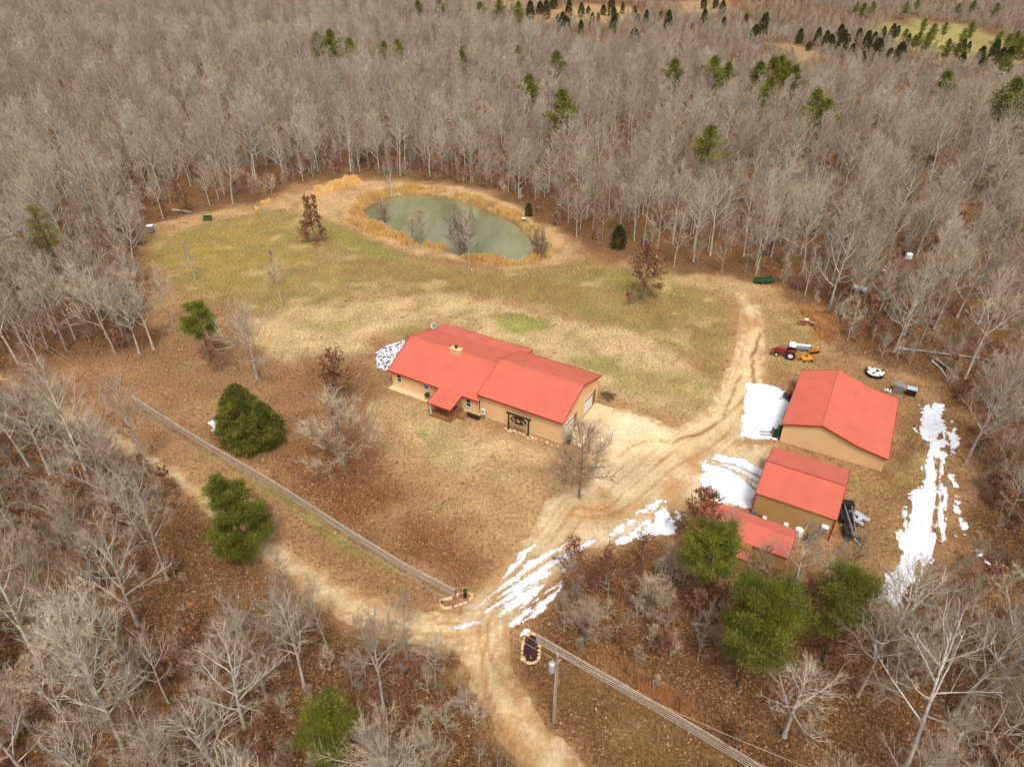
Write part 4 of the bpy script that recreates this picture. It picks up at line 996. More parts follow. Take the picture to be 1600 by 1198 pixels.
# by the barn doors
t = thing('loader', 'small dark green loader with two fork tines by the near barn door', 'loader', at(1212, 681), math.radians(172))
q = MB(); q.box((-.3, 0, .7), (1.2, .8, .6), top=.85); q.box((.45, 0, .75), (.12, 1.1, .7)); q.build('body', M['green'], t)
q = MB(); q.box((-.35, 0, 1.35), (.7, .7, .7), top=.8); q.build('cab', M['green'], t)
for s_ in (-1, 1):
    q = MB(); q.box((1.3, s_ * .32, .35), (1.7, .1, .06)); q.box((.52, s_ * .32, .6), (.08, .1, .5)); q.build('fork', M['metal'], t)
for x in (-.7, .2):
    for s_ in (-1, 1): wheel(t, x, s_ * .5, .3, .2, M['green'])
t = thing('yard_cart', 'brown and black two wheeled cart at the far barn door on the snow', 'cart', at(1231, 624), .2)
q = MB(); q.box((0, 0, .62), (1.3, .95, .12)); [q.box((x, 0, .85), (.06, .95, .4)) for x in (-.62, .62)]; [q.box((0, y, .85), (1.2, .06, .4)) for y in (-.45, .45)]; q.build('tray', M['black'], t)
q = MB(); q.box((0, 0, .9), (1.0, .7, .4)); q.rock((0, .1, 1.15), .4, random.Random(3)); q.build('load', M['rust'], t)
for s_ in (-1, 1): wheel(t, 0, s_ * .58, .34, .16, M['metal'])
q = MB(); q.tube([(-.65, 0, .6), (-1.4, 0, .3)], .04, 6); q.build('handle', M['black'], t)
# small things at the edges
t = thing('flat_trailer', 'low dark green flat trailer at the head of the dirt track', 'trailer', at(1193, 442), .05)
q = MB(); q.box((0, 0, .5), (3.6, 1.3, .1)); [q.box((0, y, .72), (3.6, .05, .3)) for y in (-.62, .62)]; q.build('bed', M['green'], t)
for x in (-.5, .5):
    for s_ in (-1, 1): wheel(t, x, s_ * .72, .28, .16, M['metal'])
q = MB(); q.tube([(1.8, .4, .5), (2.9, 0, .35), (1.8, -.4, .5)], .05, 6); q.build('tow_bar', M['green'], t)
t = thing('storage_box', 'small pale grey box stand at the left edge of the lawn', 'box', at(237, 364), .2)
q = MB(); q.box((0, 0, 1.0), (1.1, 1.0, 1.2)); q.build('body', M['metal'], t); q = MB(); q.box((0, 0, 1.65), (1.3, 1.2, .1)); q.build('roof', M['white'], t)
for x in (-.4, .4):
    for y in (-.35, .35): q = MB(); q.box((x, y, .2), (.08, .08, .42)); q.build('leg', M['metal'], t)
t = thing('garden_bench', 'small green bench at the back edge of the lawn', 'bench', at(325, 345), .1)
q = MB(); q.box((0, 0, .5), (1.9, .6, .1)); q.build('seat', M['green'], t); q = MB(); q.box((0, .33, .85), (1.9, .08, .55), (.15, 0, 0)); q.build('backrest', M['green'], t)
for x in (-.8, .8): q = MB(); q.box((x, 0, .22), (.1, .55, .44)); q.build('leg', M['green'], t)
t = thing('fish_feeder', 'dark blue green fish feeder on legs on the right pond bank', 'feeder', at(818, 352), .3)
q = MB(); q.tube([(0, 0, .5), (0, 0, .8), (0, 0, 1.6)], [.12, .42, .42], 14); q.build('hopper', M['bluegrey'], t); q = MB(); q.tube([(0, 0, 1.6), (0, 0, 1.85)], [.48, .06], 14); q.build('lid', M['white'], t)
for k in range(3): a = k * 2.1; q = MB(); q.tube([(.3 * math.cos(a), .3 * math.sin(a), 1.0), (.55 * math.cos(a), .55 * math.sin(a), 0)], .04, 5); q.build('leg', M['metal'], t)
t = thing('blue_barrel', 'blue barrel lying in the woods beyond the barn', 'barrel', at(1367, 426), .5)
q = MB(); q.cyl((0, 0, .4), .4, 1.2, 'X'); q.build('body', M['bluegrey'], t)
t = thing('white_tub', 'white tub beside the blue barrel in the woods', 'tub', at(1382, 427), 0)
q = MB(); q.tube([(0, 0, 0), (0, 0, .6)], [.35, .45], 14); q.build('body', M['white'], t)
t = thing('white_tank', 'white round tank behind the right woods near the blue barrel', 'tank', at(1419, 403), 0)
q = MB(); q.tube([(0, 0, 0), (0, 0, .9), (0, 0, 1.15)], [.7, .7, .2], 18); q.build('body', M['white'], t); q = MB(); q.box((-.2, 1.0, .5), (1.3, .5, .9)); q.build('rack', M['black'], t)
t = thing('metal_cage', 'grey rectangular metal cage under trees beyond the orange grass', 'cage', at(1340, 458), -.6)
q = MB()
for k in range(7):
    for y in (-.7, .7): q.box((-1.2 + k * .4, y, .6), (.05, .05, 1.2))
q.box((0, 0, 1.22), (2.5, 1.5, .05)); [q.box((0, y, .1), (2.5, .05, .06)) for y in (-.7, .7)]; q.build('frame', M['steel'], t)
def log_(label, a, b_, r_):
    x0, y0, z0 = at(*a); x1, y1, z1 = at(*b_); mb = MB(); mb.tube([(x0, y0, z0 + r_), ((x0 + x1) / 2 + .3, (y0 + y1) / 2, (z0 + z1) / 2 + r_ * 1.2), (x1, y1, z1 + r_)], [r_, r_ * .85, r_ * .5], 7)
    tag(obj('fallen_log', mb.mesh('fallen_log', M['bark'])), label, 'log', 'fallen logs at the edge of the right woods')
log_('upper of the two crossed fallen logs behind the crates', (1462, 562), (1492, 592), .2); log_('lower of the two crossed fallen logs behind the crates', (1455, 565), (1478, 590), .16)
log_('long thin fallen log deep in the right woods', (1400, 545), (1580, 568), .18)
log_('fallen log with pale broken end behind the green bench', (270, 330), (300, 334), .3)

# ------------------------------------------------------------------ fences
def fence(name, label, px, n_between):
    pts = [Vector((*P2(*p_), 0)) for p_ in px]
    L = [0]
    for i in range(1, len(pts)): L.append(L[-1] + (pts[i] - pts[i - 1]).length)
    def along(s_):
        for i in range(1, len(pts)):
            if s_ <= L[i] + 1e-6: return pts[i - 1].lerp(pts[i], (s_ - L[i - 1]) / (L[i] - L[i - 1]))
        return pts[-1]
    t = thing(name, label, 'fence', pts[0]); base = pts[0]
    n = int(L[-1] / 2.44); sp = L[-1] / n; rnd_ = random.Random(7)
    P_ = [along(i * sp) - base for i in range(n + 1)]
    for p_ in P_:
        q = MB(); q.box((p_.x, p_.y, .68), (.13, .13, 1.36), (rnd_.uniform(-.02, .02), rnd_.uniform(-.02, .02), 0)); q.build('post', M['post'], t)
    for i in range(4):
        z = .3 + i * .32; q = MB()
        for k in range(n):
            a, b_ = P_[k], P_[k + 1]; off = (b_ - a).normalized().cross(Vector((0, 0, 1))) * .09
            bar(q, a + off + Vector((0, 0, z + rnd_.uniform(-.015, .015))), b_ + off + Vector((0, 0, z + rnd_.uniform(-.015, .015))), .035, .15)
        q.build('rail', M['greywood'], t)
    q = MB()
    for k in range(n):
        a, b_ = P_[k], P_[k + 1]; bar(q, a + Vector((0, 0, 1.39)), b_ + Vector((0, 0, 1.39)), .1, .035)
    q.build('cap_rail', M['greywood'], t)
fence('board_fence', 'long weathered board fence across the front yard, left of the driveway', [(210, 630), (310, 694), (430, 764), (560, 848), (640, 897), (712, 934)], 0)
fence('board_fence', 'weathered board fence running to the bottom edge, right of the driveway', [(838, 1004), (920, 1052), (1010, 1104), (1100, 1157), (1180, 1206), (1300, 1282)], 0)
def bed(label, px, m, stone, seed):
    P_ = [P2(*p_) for p_ in px]; mb = MB(); n = len(P_); cx_ = sum(p_[0] for p_ in P_) / n; cy_ = sum(p_[1] for p_ in P_) / n
    t = thing('stone_bed', label, 'flower bed', (cx_, cy_, 0))
    loc = smooth_line([(p_[0] - cx_, p_[1] - cy_) for p_ in P_ + [P_[0]]], 5)[:-1]
    mb.add([(*p_, .04) for p_ in loc] + [(0, 0, .16)], [(k, (k + 1) % len(loc), len(loc)) for k in range(len(loc))]); mb.build('soil', m, t)
    rnd_ = random.Random(seed); pts = [Vector((*p_, 0)) for p_ in list(loc) + [loc[0]]]; acc = 0
    for i in range(len(pts) - 1):
        acc += (pts[i + 1] - pts[i]).length
        while acc > .27: acc -= .27; p_ = pts[i].lerp(pts[i + 1], rnd_.random()); q = MB(); q.rock((p_.x, p_.y, .08), rnd_.uniform(.12, .24), rnd_); q.build('edging_stone', stone, t)
    return t
bed('dark mulch bed ringed with pale stones beside the transformer pole', [(820, 994), (833, 990), (842, 1000), (842, 1025), (838, 1034), (824, 1036), (816, 1026), (817, 1005)], M['mulch'], M['stone'], 2)
bed('leafy stone ringed bed where the left fence meets the driveway', [(688, 938), (705, 934), (722, 926), (738, 930), (730, 940), (712, 947), (694, 950)], mat('leafy_soil', (150, 104, 66), .95, var=.4, scale=5), M['stone'], 3)
t = thing('marker_post', 'short dark post at the end of the left fence by the stone bed', 'post', at(727, 933), 0)
q = MB(); q.box((0, 0, .55), (.3, .3, 1.1)); q.build('post', M['black'], t); q = MB(); q.box((0, 0, 1.14), (.4, .4, .1), top=.5); q.build('cap', M['black'], t)
t = thing('garden_lamp', 'small black lamp post in the left tip of the left stone bed', 'lamp', at(691, 946), 0)
q = MB(); q.cyl((0, 0, .25), .05, .5); q.build('post', M['black'], t); q = MB(); q.tube([(0, 0, .5), (0, 0, .72), (0, 0, .8)], [.1, .14, .03], 8); q.build('lamp_head', M['black'], t)
stones('stone_edging', 'scattered row of rocks at the right edge of the front yard', [P2(862, 872), P2(885, 850), P2(905, 835)], .7, .22, jit=.5, seed=6)

# ------------------------------------------------------------------ poles and wires
def upole(label, px, h, transformer):
    t = thing('utility_pole', label, 'utility pole', at(*px))
    q = MB(); q.tube([(0, 0, 0), (0, 0, h)], [.17, .11], 10); q.build('pole', M['pole'], t)
    q = MB(); q.cyl((0, 0, h + .12), .06, .22, n=8); q.cyl((.12, 0, h - .9), .05, .18, n=8); q.build('insulator', M['steel'], t)
    if transformer:
        q = MB(); q.tube([(-.42, -.1, h - 2.0), (-.42, -.1, h - 1.95), (-.42, -.1, h - .95), (-.42, -.1, h - .85)], [.24, .27, .27, .15], 16); tr_ = q.build('transformer', M['steel'], t)
        q = MB(); q.cyl((-.42, -.1, h - .72), .05, .28, n=8); q.cyl((-.32, -.2, h - .76), .04, .2, n=8); q.build('bushing', M['steel'], tr_)
        q = MB(); q.box((-.2, -.05, h - 1.2), (.3, .08, .08)); q.box((-.2, -.05, h - 1.7), (.3, .08, .08)); q.build('bracket', M['metal'], t)
        q = MB(); q.box((-.1, -.13, h * .55), (.07, .06, h * .5)); q.build('conduit', M['steel'], t)
    return t
H1, H2 = 9.6, 9.8
upole('wooden utility pole at the left edge of the picture above the brown brush', (60, 590), H1, False)
upole('wooden utility pole with a grey transformer beside the bottom fence', (865, 1128), H2, True)
a = Vector((*P2(60, 590), H1)); b_ = Vector((*P2(865, 1128), H2)); d = (b_ - a).normalized()
def wire(label, p0, p1, sag):
    mb = MB(); pts = []
    for k in range(25):
        s_ = k / 24; p_ = p0.lerp(p1, s_); pts.append((p_.x, p_.y, p_.z - 4 * sag * s_ * (1 - s_)))
    mb.tube(pts, .018, 4); tag(obj('power_line', mb.mesh('power_line', M['wire'])), label, 'wire', 'wires between the utility poles')
wire('upper wire strung between the two utility poles', a + Vector((0, 0, .2)), b_ + Vector((0, 0, .2)), 1.6)
wire('lower wire strung between the two utility poles', a + Vector((.1, 0, -.9)), b_ + Vector((.1, 0, -.9)), 1.9)
wire('wire running off the bottom edge from the transformer pole', b_ + Vector((0, 0, .2)), Vector((*P2(1300, 1330), 9.5)), .8)
wire('wire running off the left edge from the left pole', a + Vector((0, 0, .2)), a - d * 60, 1.2)

# ------------------------------------------------------------------ reeds round the pond
def ray_pts(n, poly, rnd_, keep=None):
    bx = bounds_of(poly, pad=0); out = []
    while len(out) < n:
        xs = rnd_.uniform(bx[0], bx[1], 4000); ys = rnd_.uniform(bx[2], bx[3], 4000)
        ok = sd_poly(xs, ys, poly) > 0
        if keep is not None: ok &= keep(xs, ys)
        out += list(zip(xs[ok], ys[ok]))
    return np.array(out[:n])
rs = np.random.RandomState(4)
def blades(name, label, pts, hmin, hmax, w, m, zf, cat, lean=.3):
    n = len(pts); h = rs.uniform(hmin, hmax, n); a = rs.uniform(0, 6.283, n); b_ = rs.uniform(0, 6.283, n); l = rs.uniform(0, lean, n) * h
    z = zf(pts[:, 0], pts[:, 1]); h = h * np.clip(.75 + .9 * fbm(pts[:, 0] * .5, pts[:, 1] * .5, 12, 3), .3, 1.4)
    V = np.zeros((n, 4, 3)); dx = np.cos(a) * w / 2; dy = np.sin(a) * w / 2
    V[:, 0] = np.stack([pts[:, 0] - dx, pts[:, 1] - dy, z], 1); V[:, 1] = np.stack([pts[:, 0] + dx, pts[:, 1] + dy, z], 1)
    V[:, 2] = np.stack([pts[:, 0] + dx * .8 + np.cos(b_) * l, pts[:, 1] + dy * .8 + np.sin(b_) * l, z + h], 1)
    V[:, 3] = np.stack([pts[:, 0] - dx * .3 + np.cos(b_) * l, pts[:, 1] - dy * .3 + np.sin(b_) * l, z + h * .95], 1)
    t = np.repeat(np.clip(.5 + .5 * fbm(pts[:, 0] * .4, pts[:, 1] * .4, 3, 3) + rs.uniform(-.25, .25, n), 0, 1), 4)
    me = np_mesh(name, V.reshape(-1, 3), [np.arange(n * 4).reshape(n, 4)], {'tint': t}, m)
    return tag(obj(name, me), label, cat, kind='stuff')
def gz(x, y):
    p_ = sd_poly(x, y, POND)
    return relief(x, y) - sstep(-1.6, 2.5, p_) * 1.6
RB = W([(500, 296), (556, 292), (600, 290), (650, 292), (720, 294), (780, 312), (840, 345), (905, 398), (890, 408), (850, 402), (820, 416), (760, 416), (700, 406), (640, 394), (590, 376), (545, 356), (510, 336), (490, 330), (470, 322)])
def near_bank(x, y):
    d = -sd_poly(x, y, POND); n = fbm(x * .16, y * .16, 6, 3)
    far = y > 138 + (-14 - x) * .55
    return (d > .2) & (n > -.4 + .16 * np.abs(d - 2)) & ((d < 3.2 + 2 * n) | ~far)
pts = ray_pts(30000, RB, rs, near_bank)
k_ = -sd_poly(pts[:, 0], pts[:, 1], POND); pts = pts[rs.uniform(0, 1, len(pts)) < np.clip(1.15 - np.abs(k_ - 2) * .22 + .9 * fbm(pts[:, 0] * .35, pts[:, 1] * .35, 21, 3), .06, 1)]
blades('reeds', 'golden dry reeds ringing the pond', pts, .7, 1.7, .09, M['reed'], gz, 'reeds')
RB2 = W([(398, 330), (400, 320), (480, 296), (556, 278), (570, 286), (500, 304), (440, 320)])
blades('tall_grass', 'orange dry grass belt behind the left lawn', ray_pts(6000, RB2, rs, lambda x, y: fbm(x * .12, y * .12, 8, 3) > -.2), .5, 1.3, .09, M['reed'], gz, 'grass')
blades('tall_grass', 'orange tall grass patch at the woods beyond the plough', ray_pts(3500, W([(1245, 480), (1270, 476), (1305, 490), (1312, 530), (1290, 536), (1268, 510)]), rs), .4, 1.0, .07, mat('orange_grass', (214, 158, 100), .9, var=.3, scale=.6), gz, 'grass')
blades('tall_grass', 'thin dry grass in the litter above the lower right fence', ray_pts(3500, W([(900, 1010), (960, 1020), (1060, 1085), (1110, 1130), (1080, 1125), (980, 1065)]), rs, lambda x, y: fbm(x * .3, y * .3, 8, 3) > 0), .3, .8, .05, bpy.data.materials['orange_grass'], gz, 'grass')

TUFT = foliage_mat('dry_tuft', (120, 88, 52), (214, 178, 124), (240, 212, 160))
YD = CLEAR
def off_road(x, y): return (road_field(x, y) < -.2) & (sd_poly(x, y, POND) < -2)
def no_house(x, y):
    lx = (x + 18.1) * math.cos(.52) - (y - 85.68) * math.sin(.52); ly = (x + 18.1) * math.sin(.52) + (y - 85.68) * math.cos(.52)
    return ~((lx > -.5) & (lx < 31.5) & (ly > -3.2) & (ly < 15.2))
blades('grass_tufts', 'dry grass tufts over the yard and lawn', ray_pts(60000, YD, rs, lambda x, y: off_road(x, y) & no_house(x, y) & (fbm(x * .35, y * .35, 55, 4) > -.15)), .06, .22, .12, TUFT, gz, 'grass', lean=1.2)
def leaf_sheet(n):
    x = rs.uniform(-95, 80, n * 2); y = 20 + 95 * rs.uniform(0, 1, n * 2) ** 1.3
    gcol, lf_ = ground_col(x, y); ok = (rs.uniform(0, 1, len(x)) < lf_) & (road_field(x, y) < 0) & no_house(x, y); x, y = x[ok][:n], y[ok][:n]; n = len(x)
    a = rs.uniform(0, 6.28, n); sz = rs.uniform(.06, .15, n); t1 = rs.uniform(-.6, .6, n); z = .05 + relief(x, y) + rs.uniform(0, .05, n)
    ca, sa = np.cos(a) * sz, np.sin(a) * sz
    V = np.stack([np.stack([x - ca, y - sa, z], 1), np.stack([x + sa * .6, y - ca * .6, z + t1 * sz], 1), np.stack([x + ca, y + sa, z + .03], 1), np.stack([x - sa * .6, y + ca * .6, z - t1 * sz + .03], 1)], 1).reshape(-1, 3)
    me = np_mesh('fallen_leaves', V, [np.arange(n * 4).reshape(n, 4)], {'tint': np.repeat(rs.uniform(0, 1, n), 4)}, foliage_mat('fallen_leaf', (76, 50, 32), (148, 104, 64), (200, 158, 112)))
    tag(obj('fallen_leaves', me), 'brown fallen leaves strewn over the woods floor and yard', 'leaves', kind='stuff')
leaf_sheet(110000)

# ------------------------------------------------------------------ bare trees
def rvec(v, ang, az):
    """v tilted by ang towards azimuth az round it"""
    v = v.normalized(); ref = Vector((0, 0, 1)) if abs(v.z) < .9 else Vector((1, 0, 0))
    a = v.cross(ref).normalized(); b_ = v.cross(a)
    return (v * math.cos(ang) + (a * math.cos(az) + b_ * math.sin(az)) * math.sin(ang)).normalized()
def bare_tree(seed, H, base=.35, nl=14, ang=(.5, .95), limb=.36, up=.25, r0=.2, twig=5, tw=.017, fork=False, leaf=0, leafm=None, wob=.05, sub=6, stems=1, tl=(.5, 1.1)):
    """trunk mesh and crown mesh of a leafless tree H metres tall"""
    R_ = random.Random(seed); T = MB(); C_ = MB(); TW = []; LF = []
    def path(p_, d_, L, n, w_, lift=0):
        pts = [p_.copy()]
        for i in range(n):
            d_ = (d_ + Vector((R_.uniform(-w_, w_), R_.uniform(-w_, w_), R_.uniform(-w_, w_) + lift / n))).normalized()
            p_ = p_ + d_ * (L / n); pts.append(p_.copy())
        return pts
    def pick(pts, t):
        f = t * (len(pts) - 1); i = min(int(f), len(pts) - 2)
        return pts[i].lerp(pts[i + 1], f - i), (pts[i + 1] - pts[i]).normalized()
    for st in range(stems):
        d0 = Vector((0, 0, 1)) if stems == 1 else rvec(Vector((0, 0, 1)), R_.uniform(.08, .5), st * 6.283 / stems + R_.random())
        p0 = Vector((0, 0, -.1)) if stems == 1 else Vector((d0.x * 1.2, d0.y * 1.2, -.1))
        Hs = H * (1 if stems == 1 else R_.uniform(.65, 1)); rr = r0 * (1 if stems == 1 else R_.uniform(.6, 1))
        tp = path(p0, d0, Hs * .95, 9, wob * .6, .15)
        rad = [rr * (1.25 if i == 0 else 1) * (1 - .9 * (i / 9) ** .85) + .012 for i in range(10)]
        T.tube(tp, rad, 7, False)
        for k in range(max(4, nl // (1 if stems == 1 else 2))):
            n_ = max(4, nl // (1 if stems == 1 else 2))
            t = base + (.97 - base) * ((k + R_.uniform(0, .8)) / n_) ** .9
            q, dd = pick(tp, t); az = k * 2.4 + R_.uniform(-.6, .6)
            e = (t - base) / (1 - base)
            aa = ang[1] + (ang[0] - ang[1]) * e + R_.uniform(-.12, .12)
            Ll = H * limb * (1 - .62 * e) * R_.uniform(.7, 1.15)
            ld = rvec(dd, aa, az); lp = path(q, ld, Ll, 5, .14, up)
            lr = rr * (1 - .85 * t) * .6 + .012
            (T if Ll > H * .2 else C_).tube(lp, [lr * (1 - .8 * i / 5) + .006 for i in range(6)], 4, False)
            nb = max(3, int(sub * Ll / (H * limb) + 2))
            for b_ in range(nb):
                s_ = .22 + .76 * (b_ + R_.random() * .8) / nb; q2, d2 = pick(lp, min(s_, 1))
                L2 = Ll * .5 * (1.15 - .6 * s_) * R_.uniform(.7, 1.2)
                bp_ = path(q2, rvec(d2, R_.uniform(.45, .85), R_.random() * 6.3), L2, 3, .16, up * .8)
                C_.tube(bp_, [lr * .42 * (1 - .7 * i / 3) + .007 for i in range(4)], 3, False)
                for c_ in range(max(3, int(L2 * 3.2))):
                    s2 = .15 + .85 * R_.random(); q3, d3 = pick(bp_, s2)
                    L3 = R_.uniform(.45, 1.0) * (.35 + L2 * .35); e3 = rvec(d3, R_.uniform(.3, .8), R_.random() * 6.3); e3 = (e3 + Vector((0, 0, up * .5))).normalized()
                    TW.append((q3, e3, L3, tw * 1.3))
                    for g_ in range(twig):
                        q4 = q3 + e3 * L3 * R_.uniform(.2, 1); e4 = (rvec(e3, R_.uniform(.3, .8), R_.random() * 6.3) + Vector((0, 0, .15))).normalized()
                        L4 = R_.uniform(*tl) * .8
                        TW.append((q4, e4, L4, tw))
                        for z_ in range(leaf):
                            if R_.random() < .8: LF.append(q4 + e4 * L4 * R_.random())
        tail, dd = pick(tp, 1)
        for g_ in range(8): TW.append((tail - dd * R_.random() * H * .05, rvec(dd, R_.uniform(.1, .5), R_.random() * 6.3), R_.uniform(.5, 1.2), tw * 1.3))
    # twigs: one thin tapering blade each
    n = len(TW); q = np.array([t_[0] for t_ in TW]); e = np.array([t_[1] for t_ in TW]); L = np.array([t_[2] for t_ in TW]); w_ = np.array([t_[3] for t_ in TW])
    r_ = np.random.RandomState(seed); s_ = np.cross(e, r_.normal(size=(n, 3))); s_ /= np.linalg.norm(s_, axis=1)[:, None] + 1e-9
    bend = r_.normal(size=(n, 3)) * (L * .08)[:, None]
    mid = q + e * (L * .5)[:, None] + bend
    V = np.stack([q - s_ * (w_ / 2)[:, None], q + s_ * (w_ / 2)[:, None], mid + s_ * (w_ * .35)[:, None], q + e * L[:, None], mid - s_ * (w_ * .35)[:, None]], 1).reshape(-1, 3)
    base_n = len(C_.v); CV = np.array([tuple(v) for v in C_.v]).reshape(-1, 3)
    i5 = np.arange(n)[:, None] * 5 + base_n
    Q = np.concatenate([i5 + 0, i5 + 1, i5 + 2, i5 + 4], 1); T3 = np.concatenate([i5 + 4, i5 + 2, i5 + 3], 1)
    cq = [f for f in C_.f if len(f) == 4]
    nv = base_n + n * 5; parts = [np.array(cq).reshape(-1, 4), Q, T3]; verts = [CV, V]
    mats_ = [M['twig'], M['bark']]
    if LF:
        lf = np.array(LF); k = len(lf); u = r_.normal(size=(k, 3)); u /= np.linalg.norm(u, axis=1)[:, None]; v_ = np.cross(u, r_.normal(size=(k, 3))); v_ /= np.linalg.norm(v_, axis=1)[:, None]
        sz = r_.uniform(.08, .17, k)[:, None]
        LV = np.stack([lf - u * sz, lf + v_ * sz * .7, lf + u * sz, lf - v_ * sz * .7], 1).reshape(-1, 3)
        leafmesh = np_mesh('leaves', LV, [np.arange(k * 4).reshape(k, 4)], {'tint': np.repeat(r_.uniform(0, 1, k), 4)}, leafm or M['brown_leaf'])
    else: leafmesh = None
    crown = np_mesh('crown', np.concatenate(verts), parts, {}, mats_)
    crown.polygons.foreach_set('material_index', np.concatenate([np.ones(len(cq), np.int32), np.zeros(2 * n, np.int32)]))
    trunk = T.mesh('trunk', M['bark'], True)
    return trunk, crown, leafmesh
def put_tree(name, meshes, x, y, s_=1.0, rz=0.0, label=None, cat='tree', group=None, tilt=(0, 0), sz=None):
    t = bpy.data.objects.new(name, None); COL.objects.link(t)
    t.location = (x, y, float(relief(x, y))); t.rotation_euler = (tilt[0], tilt[1], rz); t.scale = (s_, s_, sz or s_)
    tag(t, label, cat, group)
    for nm, me in zip(('trunk', 'crown', 'leaves'), meshes):
        if me is None: continue
        o = bpy.data.objects.new(nm, me); COL.objects.link(o); o.parent = t
    return t

PROTO = [bare_tree(101, 15, .34, 15, (.35, .85), .38, .35, .17, sub=7),
         bare_tree(102, 14, .28, 16, (.4, 1.0), .42, .3, .18, sub=7),
         bare_tree(103, 16, .42, 14, (.3, .8), .34, .4, .16, sub=7),
         bare_tree(104, 13, .22, 15, (.5, 1.1), .48, .3, .2, sub=8),
         bare_tree(105, 12, .3, 13, (.35, .9), .38, .4, .12, sub=6),
         bare_tree(106, 15, .36, 15, (.4, 1.0), .42, .3, .18, sub=7, wob=.09),
         bare_tree(107, 14, .25, 16, (.3, .85), .42, .4, .18, sub=7),
         bare_tree(108, 10, .2, 13, (.3, .9), .38, .4, .1, sub=6)]
PH = [15, 14, 16, 13, 12, 15, 14, 10]
SAP = [bare_tree(201, 4.5, .12, 9, (.3, .7), .34, .4, .05, twig=4, tw=.018, sub=4, tl=(.3, .7)), bare_tree(202, 3.2, .08, 8, (.3, .8), .4, .4, .04, twig=4, tw=.018, sub=4, tl=(.3, .7), stems=1),
       bare_tree(203, 3.6, .1, 10, (.3, .8), .38, .35, .04, twig=3, tw=.018, sub=4, leaf=1, tl=(.3, .6))]

# ---- trees that stand alone
OAK = bare_tree(301, 7.6, .14, 20, (.5, 1.3), .6, .22, .14, twig=7, sub=9, tw=.014)
OAK2 = bare_tree(302, 7.6, .24, 20, (.5, 1.15), .52, .32, .1, twig=9, sub=9, tw=.014)
LEAFY = bare_tree(303, 8, .12, 16, (.4, 1.1), .38, .25, .12, twig=3, tw=.016, sub=6, leaf=2)
PINOAK = bare_tree(304, 11, .1, 30, (.7, 1.35), .25, -.1, .15, twig=3, tw=.018, sub=6, leaf=4)
ROUNDOAK = bare_tree(305, 9, .12, 20, (.4, 1.15), .38, .15, .16, twig=3, tw=.018, sub=6, leaf=4)
SPARSE = bare_tree(306, 11, .35, 13, (.3, .8), .3, .35, .15, twig=4, tw=.02, sub=4)
CLUMP = bare_tree(307, 6.5, .2, 12, (.25, .6), .3, .35, .1, twig=4, tw=.018, sub=4, stems=8)
SPREAD = bare_tree(308, 11, .3, 15, (.5, 1.2), .48, .25, .22, twig=4, sub=7)
SMALLB = bare_tree(309, 5, .15, 12, (.4, .9), .4, .3, .08, twig=3, tw=.018, sub=5)
for t_ in (OAK, OAK2, CLUMP, SMALLB, LEAFY, PINOAK, ROUNDOAK): t_[0].materials[0] = M['brownbark']; t_[1].materials[1] = M['brownbark']
